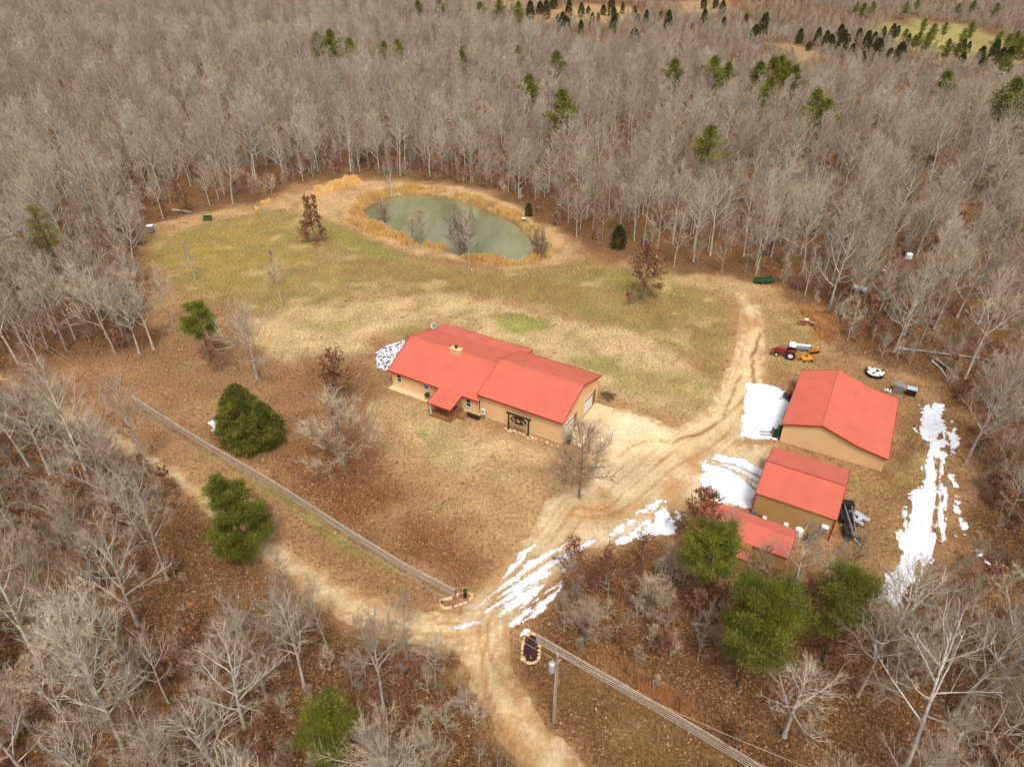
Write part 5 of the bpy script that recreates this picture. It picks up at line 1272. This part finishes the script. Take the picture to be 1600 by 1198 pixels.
SOLO = [
    ('bare_tree', OAK, (540, 738), 1.4, .3, 'large bare spreading tree in front yard between cedar and house'),
    ('bare_tree', OAK2, (905, 778), 1.4, 1.9, 'bare spreading tree beside driveway at the near corner of the house'),
    ('bare_tree', SPREAD, (402, 592), 1.15, 4.0, 'bare tree with pale limbs directly behind the large cedar'),
    ('bare_tree', SPARSE, (441, 480), 1.0, .8, 'thin bare tree standing alone on the lawn behind the yard'),
    ('bare_tree', SPARSE, (305, 438), .72, 2.9, 'small sparse pale tree left of the thin lawn tree'),
    ('leafy_oak', LEAFY, (531, 640), 1.15, .5, 'brown leaved tree at the left front of the house'),
    ('leafy_oak', LEAFY, (345, 578), .8, 2.5, 'small tree with rusty leaves under the yard pine'),
    ('leafy_oak', PINOAK, (493, 381), .95, .9, 'cone shaped brown leaved oak on the lawn left of the pond'),
    ('leafy_oak', ROUNDOAK, (1004, 468), 1.15, 2.2, 'round brown leaved oak on the lawn right of the pond'),
    ('leafy_oak', ROUNDOAK, (1088, 850), .9, .7, 'red brown leaved tree left of the pine at the small shed'),
    ('leafy_oak', LEAFY, (285, 332), 1.0, 4.4, 'orange brown leaved tree at the woods edge behind the green bench'),
    ('bare_tree', SMALLB, (657, 381), 1.5, 1.0, 'small dark bare tree on the near bank of the pond'),
    ('bare_shrub', SMALLB, (645, 378), 1.0, 3.0, 'low bare shrub just left of the small dark pond bank tree'),
    ('bare_clump', CLUMP, (722, 398), 1.6, 2.0, 'bare many stemmed tree clump on the near bank of the pond'),
    ('bare_tree', SPARSE, (733, 421), 1.0, 5.0, 'thin pale trunked tree in front of the many stemmed pond clump'),
    ('bare_shrub', CLUMP, (842, 402), 1.0, 5.5, 'low bare many stemmed shrub at the right end of the pond'),
    ('bare_shrub', CLUMP, (600, 345), .8, 1.5, 'low bare shrub at the left end of the pond'),
    ('bare_tree', SPARSE, (612, 305), .9, 1.5, 'slim bare tree on the far bank of the pond'),
    ('bare_tree', PROTO[3], (1297, 477), 1.15, .5, 'tall dark trunked bare tree at the right woods edge above the plough'),
    ('bare_tree', PROTO[6], (1508, 724), 1.12, 2.5, 'tall leaning pale trunked tree right of the long snow strip'),
    ('bare_tree', SPREAD, (1385, 1010), 1.0, 3.4, 'bare forked tree overlapping the lower end of the long snow strip'),
    ('bare_tree', SPREAD, (1225, 1150), .9, .4, 'white limbed bare tree in the lower right woods below the big pines'),
    ('bare_tree', PROTO[3], (215, 975), 1.0, 1.0, 'tall bare tree with a dark foot in the lower left woods'),
    ('bare_tree', PROTO[4], (130, 870), .95, 4.2, 'slim pale bare tree above the dark footed tree at lower left'),
    ('bare_tree', PROTO[0], (262, 905), 1.0, 2.2, 'twin like pale bare tree left of the roadside pine'),
    ('bare_tree', PROTO[1], (415, 1085), .98, 3.7, 'bushy bare tree left of the lone pine at the bottom'),
    ('bare_tree', SPREAD, (350, 1230), 1.05, 1.2, 'pale thick limbed bare tree at the bottom edge left of the lone pine'),
    ('bare_tree', PROTO[5], (180, 552), .95, 2.0, 'leftmost of the three pale trees at the left yard edge'),
    ('bare_tree', PROTO[6], (240, 545), .95, .2, 'rightmost of the three pale trees at the left yard edge'),
    ('bare_tree', PROTO[1], (218, 552), .9, 4.0, 'middle of the three pale trees at the left yard edge'),
    ('bare_tree', PROTO[2], (118, 530), .95, 5.0, 'tall bare tree left of the three pale yard edge trees'),
    ('bare_tree', PROTO[4], (275, 520), .95, 3.0, 'slim bare tree just left of the yard pine'),
    ('bare_tree', OAK2, (915, 1010), .75, 4.0, 'small bare tree above the dark mulch bed in the brown scrub'),
    ('leafy_oak', LEAFY, (950, 930), .8, 1.4, 'sparse brown leaved sapling below the lower driveway snow'),
    ('leafy_oak', LEAFY, (890, 905), .75, 4.9, 'sparse brown leaved sapling left of the scrub beside the snow ruts'),
    ('bare_tree', OAK2, (1010, 965), .7, 2.8, 'small bushy bare tree left of the pine trunk in the scrub'),
    ('leafy_oak', LEAFY, (1000, 890), .7, 3.1, 'brown leaved sapling on the near side of the wide snow patch'),
    ('bare_tree', SMALLB, (1045, 905), 1.0, 4.6, 'small round bare tree between the snow and the small shed'),
    ('bare_tree', SMALLB, (1180, 905), 1.1, .6, 'small bare tree against the front of the smallest shed'),
    ('bare_tree', SMALLB, (1330, 890), 1.0, 2.1, 'small bare tree between the black trailer and the big pines'),
]
FIX = []
for nm, me, px, s_, rz, lab in SOLO:
    x, y = P2(*px); put_tree(nm, me, x, y, s_, rz, lab); FIX.append((x, y))

# ------------------------------------------------------------------ evergreens
def needles(C, n_per, rad, ln, w, seed, up=.3, flat=1.0, tint=None):
    """tufts of needle blades round each centre; returns verts, quads, tint"""
    r_ = np.random.RandomState(seed); C = np.asarray(C); k = len(C)
    c = np.repeat(C, n_per, 0); n = len(c)
    d = r_.normal(size=(n, 3)); d[:, 2] = d[:, 2] * flat + up; d /= np.linalg.norm(d, axis=1)[:, None]
    rr = r_.uniform(.1, 1, n)[:, None] * (rad if np.isscalar(rad) else np.repeat(rad, n_per)[:, None])
    q = c + d * rr; e = d * .8 + r_.normal(size=(n, 3)) * .35; e[:, 2] += up * .6; e /= np.linalg.norm(e, axis=1)[:, None]
    s_ = np.cross(e, r_.normal(size=(n, 3))); s_ /= np.linalg.norm(s_, axis=1)[:, None]
    L = r_.uniform(.6, 1.2, n)[:, None] * ln
    V = np.stack([q, q + e * L * .5 + s_ * w, q + e * L, q + e * L * .5 - s_ * w], 1).reshape(-1, 3)
    t = (r_.uniform(.15, .75, k) if tint is None else tint); t = np.clip(np.repeat(t, n_per) + r_.uniform(-.2, .25, n), 0, 1)
    return V, np.arange(n * 4).reshape(n, 4), np.repeat(t, 4)
def pine_tree(seed, H, base=.45, width=.24, clumps=5, m=None, dens=96, bare=.1, r0=.16, ln=.3, w=.024, crad=.6):
    R_ = random.Random(seed); T = MB(); tp = [Vector((0, 0, -.1))]; d = Vector((0, 0, 1))
    for i in range(8): d = (d + Vector((R_.uniform(-.05, .05), R_.uniform(-.05, .05), .1))).normalized(); tp.append(tp[-1] + d * H / 8)
    T.tube(tp, [r0 * (1 - .88 * i / 8) for i in range(9)], 7, False); C = []
    nl = int(H * (1 - base) * 3.5)
    for k in range(nl):
        e = (k + R_.random()) / nl; t = base + (.98 - base) * e; f = t * 8; i = min(int(f), 7); q = tp[i].lerp(tp[i + 1], f - i)
        prof = (math.sin(math.pi * min(1, (e * .82 + .22))) ** .7) * R_.uniform(.6, 1.15); L = H * width * prof
        az = k * 2.4 + R_.uniform(-.5, .5); el = R_.uniform(-.05, .25) + e * .7
        dd = Vector((math.cos(az) * math.cos(el), math.sin(az) * math.cos(el), math.sin(el)))
        p_ = [q + dd * (L * j / 3) + Vector((0, 0, .05 * L * (j / 3) ** 2 * 2)) for j in range(4)]
        T.tube(p_, [.05, .04, .025, .01], 4, False)
        nc = max(2, int(L * clumps))
        for j in range(nc):
            s_ = .3 + .75 * (j + R_.random()) / nc; o = R_.uniform(-.32, .32) * L
            C.append(q + dd * (L * s_) + Vector((-math.sin(az) * o, math.cos(az) * o, R_.uniform(-.1, .25))))
    for j in range(6): C.append(tp[-1] + Vector((R_.uniform(-.3, .3), R_.uniform(-.3, .3), R_.uniform(-.5, .1))))
    V, Q, t = needles([tuple(c_) for c_ in C], dens, crad, ln, w, seed, .25, .6)
    return T.mesh('trunk', M['darkbark'], True), np_mesh('crown', V, [Q], {'tint': t}, m or M['pine'])
def cedar_tree(seed, H, W_, m=None, n=1500, lobes=None, ln=.3, w=.03, dens=12):
    r_ = np.random.RandomState(seed); T = MB(); T.tube([(0, 0, -.1), (0, 0, H * .9)], [H * .02, .02], 6, False); C = []; tn = []
    for (lx, ly, hh, ww, z0, k) in (lobes or [(0, 0, H, W_, 0.1, n)]):
        u = r_.uniform(0, 1, k) ** .8; a = r_.uniform(0, 6.283, k)
        prof = np.sin(math.pi * np.clip(.2 + .8 * u, 0, 1)) ** .62 * (1 - .25 * u) * ww / 2
        prof = prof * (1 + .42 * fbm(a * 2.2 + seed, u * 9, seed, 3) + .1 * np.sin(a * 5 + u * 9)); rr = prof * (r_.uniform(.35, 1, k) ** .35)
        C.append(np.stack([lx + np.cos(a) * rr, ly + np.sin(a) * rr, z0 + u * (hh - z0)], 1))
        tn.append(np.clip(.42 + .6 * fbm(a * 3, u * 9 + 3, seed + 2, 3) + r_.uniform(-.25, .25, k), 0, 1))
    V, Q, t = needles(np.concatenate(C), dens, .3 * (H / 8) ** .5, ln, w, seed, .45, .7, np.concatenate(tn))
    return T.mesh('trunk', M['darkbark'], True), np_mesh('crown', V, [Q], {'tint': t}, m or M['cedar'])
BIGCEDAR = cedar_tree(11, 8.6, 7.4, n=3200, lobes=[(-.6, 0, 8.8, 6.4, .15, 2200), (2.4, .2, 6.6, 4.6, .2, 1100), (-2.2, -.9, 5.6, 4.0, .1, 700), (.6, -1.8, 5.0, 4.2, .1, 700)], dens=18, w=.035)
PINES = [pine_tree(21, 12, .4, .27, clumps=6), pine_tree(22, 11, .42, .29, clumps=6), pine_tree(23, 13.5, .4, .33, clumps=6, crad=.75, dens=100), pine_tree(24, 12, .1, .27, clumps=7, dens=100), pine_tree(27, 13, .46, .26, clumps=6, crad=.7, dens=80)]
YPINE = pine_tree(25, 12, .45, .22, m=M['yellowpine'], dens=30)
FPINE = pine_tree(26, 11, .35, .27, clumps=2.6, dens=34, ln=.45, w=.06, crad=.75)
FCED = [cedar_tree(31, 6, 3.2, M['darkcedar'], 420, ln=.4, w=.06, dens=9), cedar_tree(32, 5, 3.4, M['darkcedar'], 420, ln=.4, w=.06, dens=9), cedar_tree(33, 7, 3.2, M['darkcedar'], 420, ln=.4, w=.06, dens=9)]
def top_at(u, v, h):
    return P2(u, v, h)
def ever(nm, me, xy, s_, rz, lab, cat, grp=None, sz=None):
    put_tree(nm, me, xy[0], xy[1], s_, rz, lab, cat, grp, sz=sz); FIX.append(tuple(xy))
ever('cedar_tree', BIGCEDAR, P2(394, 690), 1.0, -.3, 'very large dense cedar in the front yard behind the left fence', 'cedar')
ever('cedar_tree', FCED[1], P2(966, 388), .95, 1, 'dark round cedar at the woods edge right of the pond', 'cedar')
ever('cedar_tree', FCED[0], P2(826, 340), .55, 2, 'small dark cedar behind the fish feeder at the pond', 'cedar')
ever('pine_tree', PINES[3], P2(392, 874), 1.0, 1.0, 'tall green pine between the left fence and the dirt road', 'pine')
ever('pine_tree', PINES[1], P2(330, 566), .95, .5, 'round topped green pine at the left side of the lawn', 'pine')
ever('pine_tree', PINES[1], P2(528, 1205), .86, 2.4, 'lone green pine at the bottom left of the driveway', 'pine')
ever('pine_tree', PINES[0], P2(1097, 938), .93, 2.0, 'green pine with bare trunk standing before the small shed', 'pine')
ever('pine_tree', PINES[2], top_at(1184, 972, 9.4), 1.0, .9, 'largest left one of the two big pines below the small shed', 'pine')
ever('pine_tree', PINES[4], top_at(1326, 928, 9.2), .95, 3.6, 'smaller right one of the two big pines below the small shed', 'pine')
ever('pine_tree', FPINE, top_at(878, 146, 16), 1.5, 1, 'lone green pine top standing above the bare woods behind the pond', 'pine')
ever('pine_tree', FPINE, top_at(1113, 198, 15.5), 1.4, 3, 'lone green pine top in the woods right of the pond', 'pine')
ever('pine_tree', YPINE, top_at(55, 325, 14.5), 1.25, 2, 'yellow green pine in the woods at the left edge', 'pine')
ever('pine_tree', FPINE, top_at(1585, 142, 16), 1.7, 4, 'broad green pine at the right edge of the picture', 'pine')
# evergreens scattered beyond
ORD = ['first', 'second', 'third', 'fourth', 'fifth', 'sixth', 'seventh', 'eighth', 'ninth', 'tenth', 'eleventh', 'twelfth', 'thirteenth', 'fourteenth', 'fifteenth', 'sixteenth', 'seventeenth', 'eighteenth', 'nineteenth', 'twentieth',
       'twenty-first', 'twenty-second', 'twenty-third', 'twenty-fourth', 'twenty-fifth', 'twenty-sixth', 'twenty-seventh', 'twenty-eighth', 'twenty-ninth', 'thirtieth']
rnd = random.Random(17)
SC = [  # region name, points in the photo, kind
    ('in the far clearing at the top centre', [(828, 22), (842, 14), (856, 24), (865, 8), (872, 24), (886, 26), (905, 22), (918, 16), (925, 28), (932, 24), (945, 14), (955, 16), (958, 24), (966, 26), (972, 14), (988, 22), (996, 28), (1010, 30), (1030, 26)], 'c'),
    ('in the far brush right of the top clearing', [(1080, 46), (1100, 38), (1098, 8), (1118, 6), (1128, 10), (1162, 34), (1178, 60), (1188, 56), (1196, 36), (1222, 42), (1130, 46), (1040, 44), (988, 60), (960, 50), (908, 50), (884, 44), (876, 40)], 'c'),
    ('below the far green field', [(1246, 62), (1262, 72), (1272, 62), (1290, 68), (1296, 76), (1312, 60), (1318, 70), (1340, 64), (1350, 78), (1362, 66), (1344, 88), (1368, 76), (1380, 54), (1390, 60), (1370, 92), (1386, 90), (1402, 50), (1416, 66), (1404, 86), (1330, 86), (1308, 84)], 'c'),
    ('right of the far green field path', [(1500, 76), (1512, 78), (1530, 92), (1526, 100), (1500, 90), (1558, 100), (1574, 96), (1590, 84), (1544, 98)], 'c'),
]
for nm, pl, kd in SC:
    pl = sorted(pl)
    for i, (u, v) in enumerate(pl):
        x, y = P2(u + rnd.uniform(-3, 3), v + rnd.uniform(4, 12))
        ever('cedar_tree', FCED[i % 3], (x, y), rnd.uniform(.75, 1.6), rnd.random() * 6, '%s dark cedar from the left %s' % (ORD[i], nm), 'cedar', 'dark cedars ' + nm)
SP = [('round the far green field', [(1447, 30), (1462, 38), (1480, 36), (1418, 46), (1440, 50), (1452, 52), (1432, 56), (1520, 36), (1508, 48), (1484, 62), (1500, 68), (1566, 50), (1580, 54), (1592, 50), (1560, 58), (1598, 60), (1574, 86), (1418, 4), (1435, 0), (1340, 4), (1352, 6), (1366, 4), (1500, 6), (1524, 2), (1560, 6)]),
      ('rising above the bare woods at centre top', [(620, 64), (545, 62), (515, 48), (494, 52), (600, 66), (722, 80), (810, 74), (870, 82), (826, 118), (1054, 94), (1118, 90), (1140, 100), (1210, 92), (1222, 90), (1232, 98), (1190, 98), (1208, 122), (1245, 104), (1278, 142), (1482, 114), (1576, 100), (1296, 158), (686, 0), (652, 2), (750, 4), (780, 0), (810, 4)])]
for nm, pl in SP:
    pl = sorted(pl)
    for i, (u, v) in enumerate(pl):
        h = rnd.uniform(.7, 1.05) if 'field' in nm else rnd.uniform(1.15, 1.45); ever('pine_tree', FPINE, top_at(u, v, 11 * h), h, rnd.random() * 6, '%s green pine from the left %s' % (ORD[i], nm), 'pine', 'green pines ' + nm)

# ------------------------------------------------------------------ the woods
OPEN = [p_ for p_, c_ in FARPOLYS] + [W([(-80, 590), (0, 560), (60, 580), (150, 650), (60, 660), (-80, 620)])]
rs = np.random.RandomState(23)
def woods_points():
    """darts on a jittered grid whose spacing follows the woods"""
    out = []
    sp = 4.7
    for gy_ in np.concatenate([np.arange(8, 600, sp), np.arange(600, 1000, 8)]):
        hw_ = 44 + gy_ * .80
        gx_ = np.arange(-hw_, hw_, sp if gy_ < 600 else 7)
        out.append(np.stack([gx_ + rs.uniform(-2.2, 2.2, len(gx_)), gy_ + rs.uniform(-2.2, 2.2, len(gx_))], 1))
    P_ = np.concatenate(out)
    x, y = P_[:, 0], P_[:, 1]
    ok = sd_poly(x, y, CLEAR) < -.8
    for o in OPEN: ok &= sd_poly(x, y, o) < 0
    near = y < 78
    ok &= ~(near & (rs.uniform(0, 1, len(x)) < .24))          # the near woods are thinner
    scrub = W([(840, 990), (1260, 1290), (1420, 1198), (1290, 1000), (1160, 920), (1060, 880), (960, 890), (880, 910)])
    ok &= ~((sd_poly(x, y, scrub) > 0) & (rs.uniform(0, 1, len(x)) < .6))
    ok &= ~((fbm(x * .03, y * .03, 44, 3) > .35) & (rs.uniform(0, 1, len(x)) < .4))
    ok &= ~((x > 48) & (y > 66) & (y < 135) & (rs.uniform(0, 1, len(x)) < .42))
    P_ = P_[ok]
    fx = np.array(FIX)
    lp = P2(392, 874)
    keep = [i for i in range(len(P_)) if np.min(np.hypot(fx[:, 0] - P_[i, 0], fx[:, 1] - P_[i, 1])) > 3.2 and math.hypot(P_[i, 0] - lp[0] - 2, P_[i, 1] - lp[1] + 4) > 9]
    return P_[keep]
WP = woods_points()
nW = len(WP)
kind = rs.randint(0, 8, nW); scl = rs.uniform(.62, 1.16, nW) * (1 + .12 * fbm(WP[:, 0] * .02, WP[:, 1] * .02, 3, 2)); rot = rs.uniform(0, 6.283, nW)
kind = np.where(rs.uniform(0, 1, nW) < .12, 7, kind)
LOW = W([(700, -60), (750, 46), (860, 88), (1000, 112), (1160, 138), (1330, 148), (1480, 160), (1640, 186), (1800, 190), (1800, -60)])
lowf = sstep(-10, 25, sd_poly(WP[:, 0], WP[:, 1], LOW))
scl = scl * (1 - rs.uniform(.5, .8, nW) * lowf)
thin = np.ones(nW, bool)
WP, kind, scl, rot = WP[thin], kind[thin], scl[thin], rot[thin]; nW = len(WP)
edge = -sd_poly(WP[:, 0], WP[:, 1], CLEAR); scl = scl * np.where(WP[:, 1] < 60, .6 + .4 * sstep(2, 10, edge), 1)
scl = scl * (1 - .1 * sstep(120, 170, WP[:, 1]))
wz = relief(WP[:, 0], WP[:, 1])
u0, v0, d0 = to_px(WP[:, 0], WP[:, 1], wz); u1, v1, d1 = to_px(WP[:, 0], WP[:, 1], wz + 14 * scl)
vis = (np.maximum(u0, u1) > -10) & (np.minimum(u0, u1) < 1610) & (v1 < 1190) & (v0 > 0) & (d0 > 1)
size = np.where(vis, np.array(PH)[kind] * scl / d0, 0)
NB = 300 - sum(1 for q_ in SOLO if q_[0] == 'bare_tree')
order = np.argsort(-size); single = set(order[:NB].tolist())
REG = [((40, 1120), 'in the bottom left corner of the woods'), ((60, 900), 'low on the left edge of the woods'), ((60, 730), 'in the left woods below the left utility pole'), ((230, 820), 'in the woods left of the roadside pine'),
       ((250, 1080), 'in the lower left woods above the bottom edge'), ((400, 970), 'in the woods below the roadside pine'), ((480, 1090), 'in the woods left of the lone bottom pine'), ((620, 1090), 'in the woods right of the lone bottom pine'), ((700, 1180), 'at the bottom beside the curving road'), ((560, 1010), 'along the road just above the lone bottom pine'),
       ((60, 500), 'behind the left utility pole'), ((150, 430), 'left of the three pale yard edge trees'), ((1560, 560), 'on the right edge above the long snow strip'), ((1480, 520), 'in the right woods behind the crates'),
       ((1580, 720), 'right of the narrow spotted snow line'), ((1580, 880), 'on the right edge below the snow line'), ((1480, 980), 'in the right woods below the long snow strip'), ((1560, 1080), 'low on the right edge of the woods'), ((1420, 1120), 'right of the white limbed tree at lower right'), ((1300, 1190), 'at the bottom edge under the white limbed tree'), ((1100, 1130), 'behind the lower right fence'), ((1000, 960), 'in the scrub left of the two big pines'),
       ((1380, 480), 'in the woods round the metal cage'), ((1180, 400), 'behind the green flat trailer'), ((1050, 390), 'behind the round brown oak'), ((200, 330), 'in the woods left of the green bench')]
rc = np.array([P2(*q_[0]) for q_ in REG])
grp = {}
for i in single:
    j = int(np.argmin(np.hypot(rc[:, 0] - WP[i, 0], rc[:, 1] - WP[i, 1]))); grp.setdefault(j, []).append(i)
labels = {}
for j, ids in grp.items():
    # halve the crowded regions into tall and short trees, so that the counts stay small
    hh = {i: PH[kind[i]] * scl[i] for i in ids}; med = sorted(hh.values())[len(ids) // 2]
    for nm, sub_ in (('taller', [i for i in ids if hh[i] >= med]), ('shorter', [i for i in ids if hh[i] < med])):
        for k, i in enumerate(sorted(sub_, key=lambda i: u0[i])):
            labels[i] = ('%s %s bare tree from left, %s' % (ORD[min(k, 29)], nm, REG[j][1]), 'bare trees ' + REG[j][1])
for i in sorted(single):
    put_tree('bare_tree', PROTO[kind[i]], WP[i, 0], WP[i, 1], float(scl[i]), float(rot[i]), labels[i][0], 'tree', labels[i][1], tilt=(rnd.uniform(-.05, .05), rnd.uniform(-.05, .05)))
# saplings: a few things, the rest of the undergrowth is brush
sapt = []
for i, (u, v, lab) in enumerate([(640, 1050, 'small bare sapling beside the road right of the lone bottom pine'), (880, 960, 'small bare sapling at the scrub edge right of the snow ruts'), (1150, 1170, 'small brown leaved sapling behind the lower right fence')]):
    x, y = P2(u, v); sapt.append(put_tree('sapling', SAP[i], x, y, 1, i, lab, 'sapling'))

def scatter(name, label, cat, pts, z, kinds, scales, rots, sources, seed=0):
    """one object: points that carry a tree each; the trees are the meshes of trees standing in the scene"""
    me = bpy.data.meshes.new(name); me.vertices.add(len(pts)); me.vertices.foreach_set('co', np.stack([pts[:, 0], pts[:, 1], z], 1).astype(np.float32).ravel())
    for k, a, ty in (('kind_index', kinds, 'INT'), ('size', scales, 'FLOAT'), ('turn', rots, 'FLOAT')):
        q_ = me.attributes.new(k, ty, 'POINT'); q_.data.foreach_set('value', a.astype(np.int32 if ty == 'INT' else np.float32))
    o = obj(name, me); tag(o, label, cat, kind='stuff')
    ng = bpy.data.node_groups.new(name, 'GeometryNodeTree')
    ng.interface.new_socket('Geometry', in_out='INPUT', socket_type='NodeSocketGeometry'); ng.interface.new_socket('Geometry', in_out='OUTPUT', socket_type='NodeSocketGeometry')
    N = ng.nodes; L = ng.links.new
    gi = N.new('NodeGroupInput'); go = N.new('NodeGroupOutput'); iop = N.new('GeometryNodeInstanceOnPoints'); g2i = N.new('GeometryNodeJoinGeometry')
    for src in reversed(sources):
        j = N.new('GeometryNodeJoinGeometry')
        for ch in src.children:
            oi = N.new('GeometryNodeObjectInfo'); oi.inputs['Object'].default_value = ch; oi.transform_space = 'ORIGINAL'; oi.inputs['As Instance'].default_value = False
            L(oi.outputs['Geometry'], j.inputs[0])
        gg = N.new('GeometryNodeGeometryToInstance'); L(j.outputs[0], gg.inputs[0]); L(gg.outputs[0], g2i.inputs[0])
    L(gi.outputs[0], iop.inputs['Points']); L(g2i.outputs[0], iop.inputs['Instance'])
    iop.inputs['Pick Instance'].default_value = True
    def attr(nm, dt):
        a = N.new('GeometryNodeInputNamedAttribute'); a.data_type = dt; a.inputs['Name'].default_value = nm; return [q_ for q_ in a.outputs if q_.enabled and q_.name == 'Attribute'][0]
    L(attr('kind_index', 'INT'), iop.inputs['Instance Index'])
    cx_ = N.new('ShaderNodeCombineXYZ'); L(attr('turn', 'FLOAT'), cx_.inputs['Z']); L(cx_.outputs[0], iop.inputs['Rotation'])
    L(attr('size', 'FLOAT'), iop.inputs['Scale']); L(iop.outputs[0], go.inputs[0])
    md = o.modifiers.new('scatter', 'NODES'); md.node_group = ng
    return o
src = {}
for o in COL.objects:
    if o.name.startswith('bare_tree') and o.parent is None:
        for ch in o.children:
            for k in range(8):
                if ch.data == PROTO[k][0] and k not in src: src[k] = o
sources = [src[k] for k in sorted(src)]; kmap = {k: i for i, k in enumerate(sorted(src))}
rest = np.array([i for i in range(nW) if i not in single])
scatter('woods', 'wide bare brownish grey winter woods reaching into the distance', 'woods', WP[rest], wz[rest], np.array([kmap.get(int(k), 0) for k in kind[rest]]), scl[rest], rot[rest], sources)
# undergrowth
n = 10500
x = rs.uniform(-150, 150, n); y = 14 + rs.uniform(0, 1, n) ** 1.1 * 190
ok = (sd_poly(x, y, CLEAR) < -.5) & (fbm(x * .05, y * .05, 77, 3) > -.25)
x, y = x[ok], y[ok]
x2 = rs.uniform(-20, 620, 26000); y2 = rs.uniform(280, 800, 26000); o2 = sd_poly(x2, y2, LOW) > -15
for o in OPEN[:len(FARPOLYS)]: o2 &= sd_poly(x2, y2, o) < rs.uniform(-6, 3, len(x2))
x2, y2 = x2[o2][:9000], y2[o2][:9000]; ns = len(x); x = np.concatenate([x, x2]); y = np.concatenate([y, y2])
scatter('undergrowth', 'thin reddish brown brush under the bare trees', 'brush', np.stack([x, y], 1), relief(x, y), np.where(np.arange(len(x)) < ns, (rs.uniform(0, 1, len(x)) ** .8 * 2.6).astype(int), rs.randint(0, 2, len(x))), rs.uniform(.5, 1.15, len(x)) * np.where(np.arange(len(x)) < ns, 1, 1.5), rs.uniform(0, 6.28, len(x)), sapt)
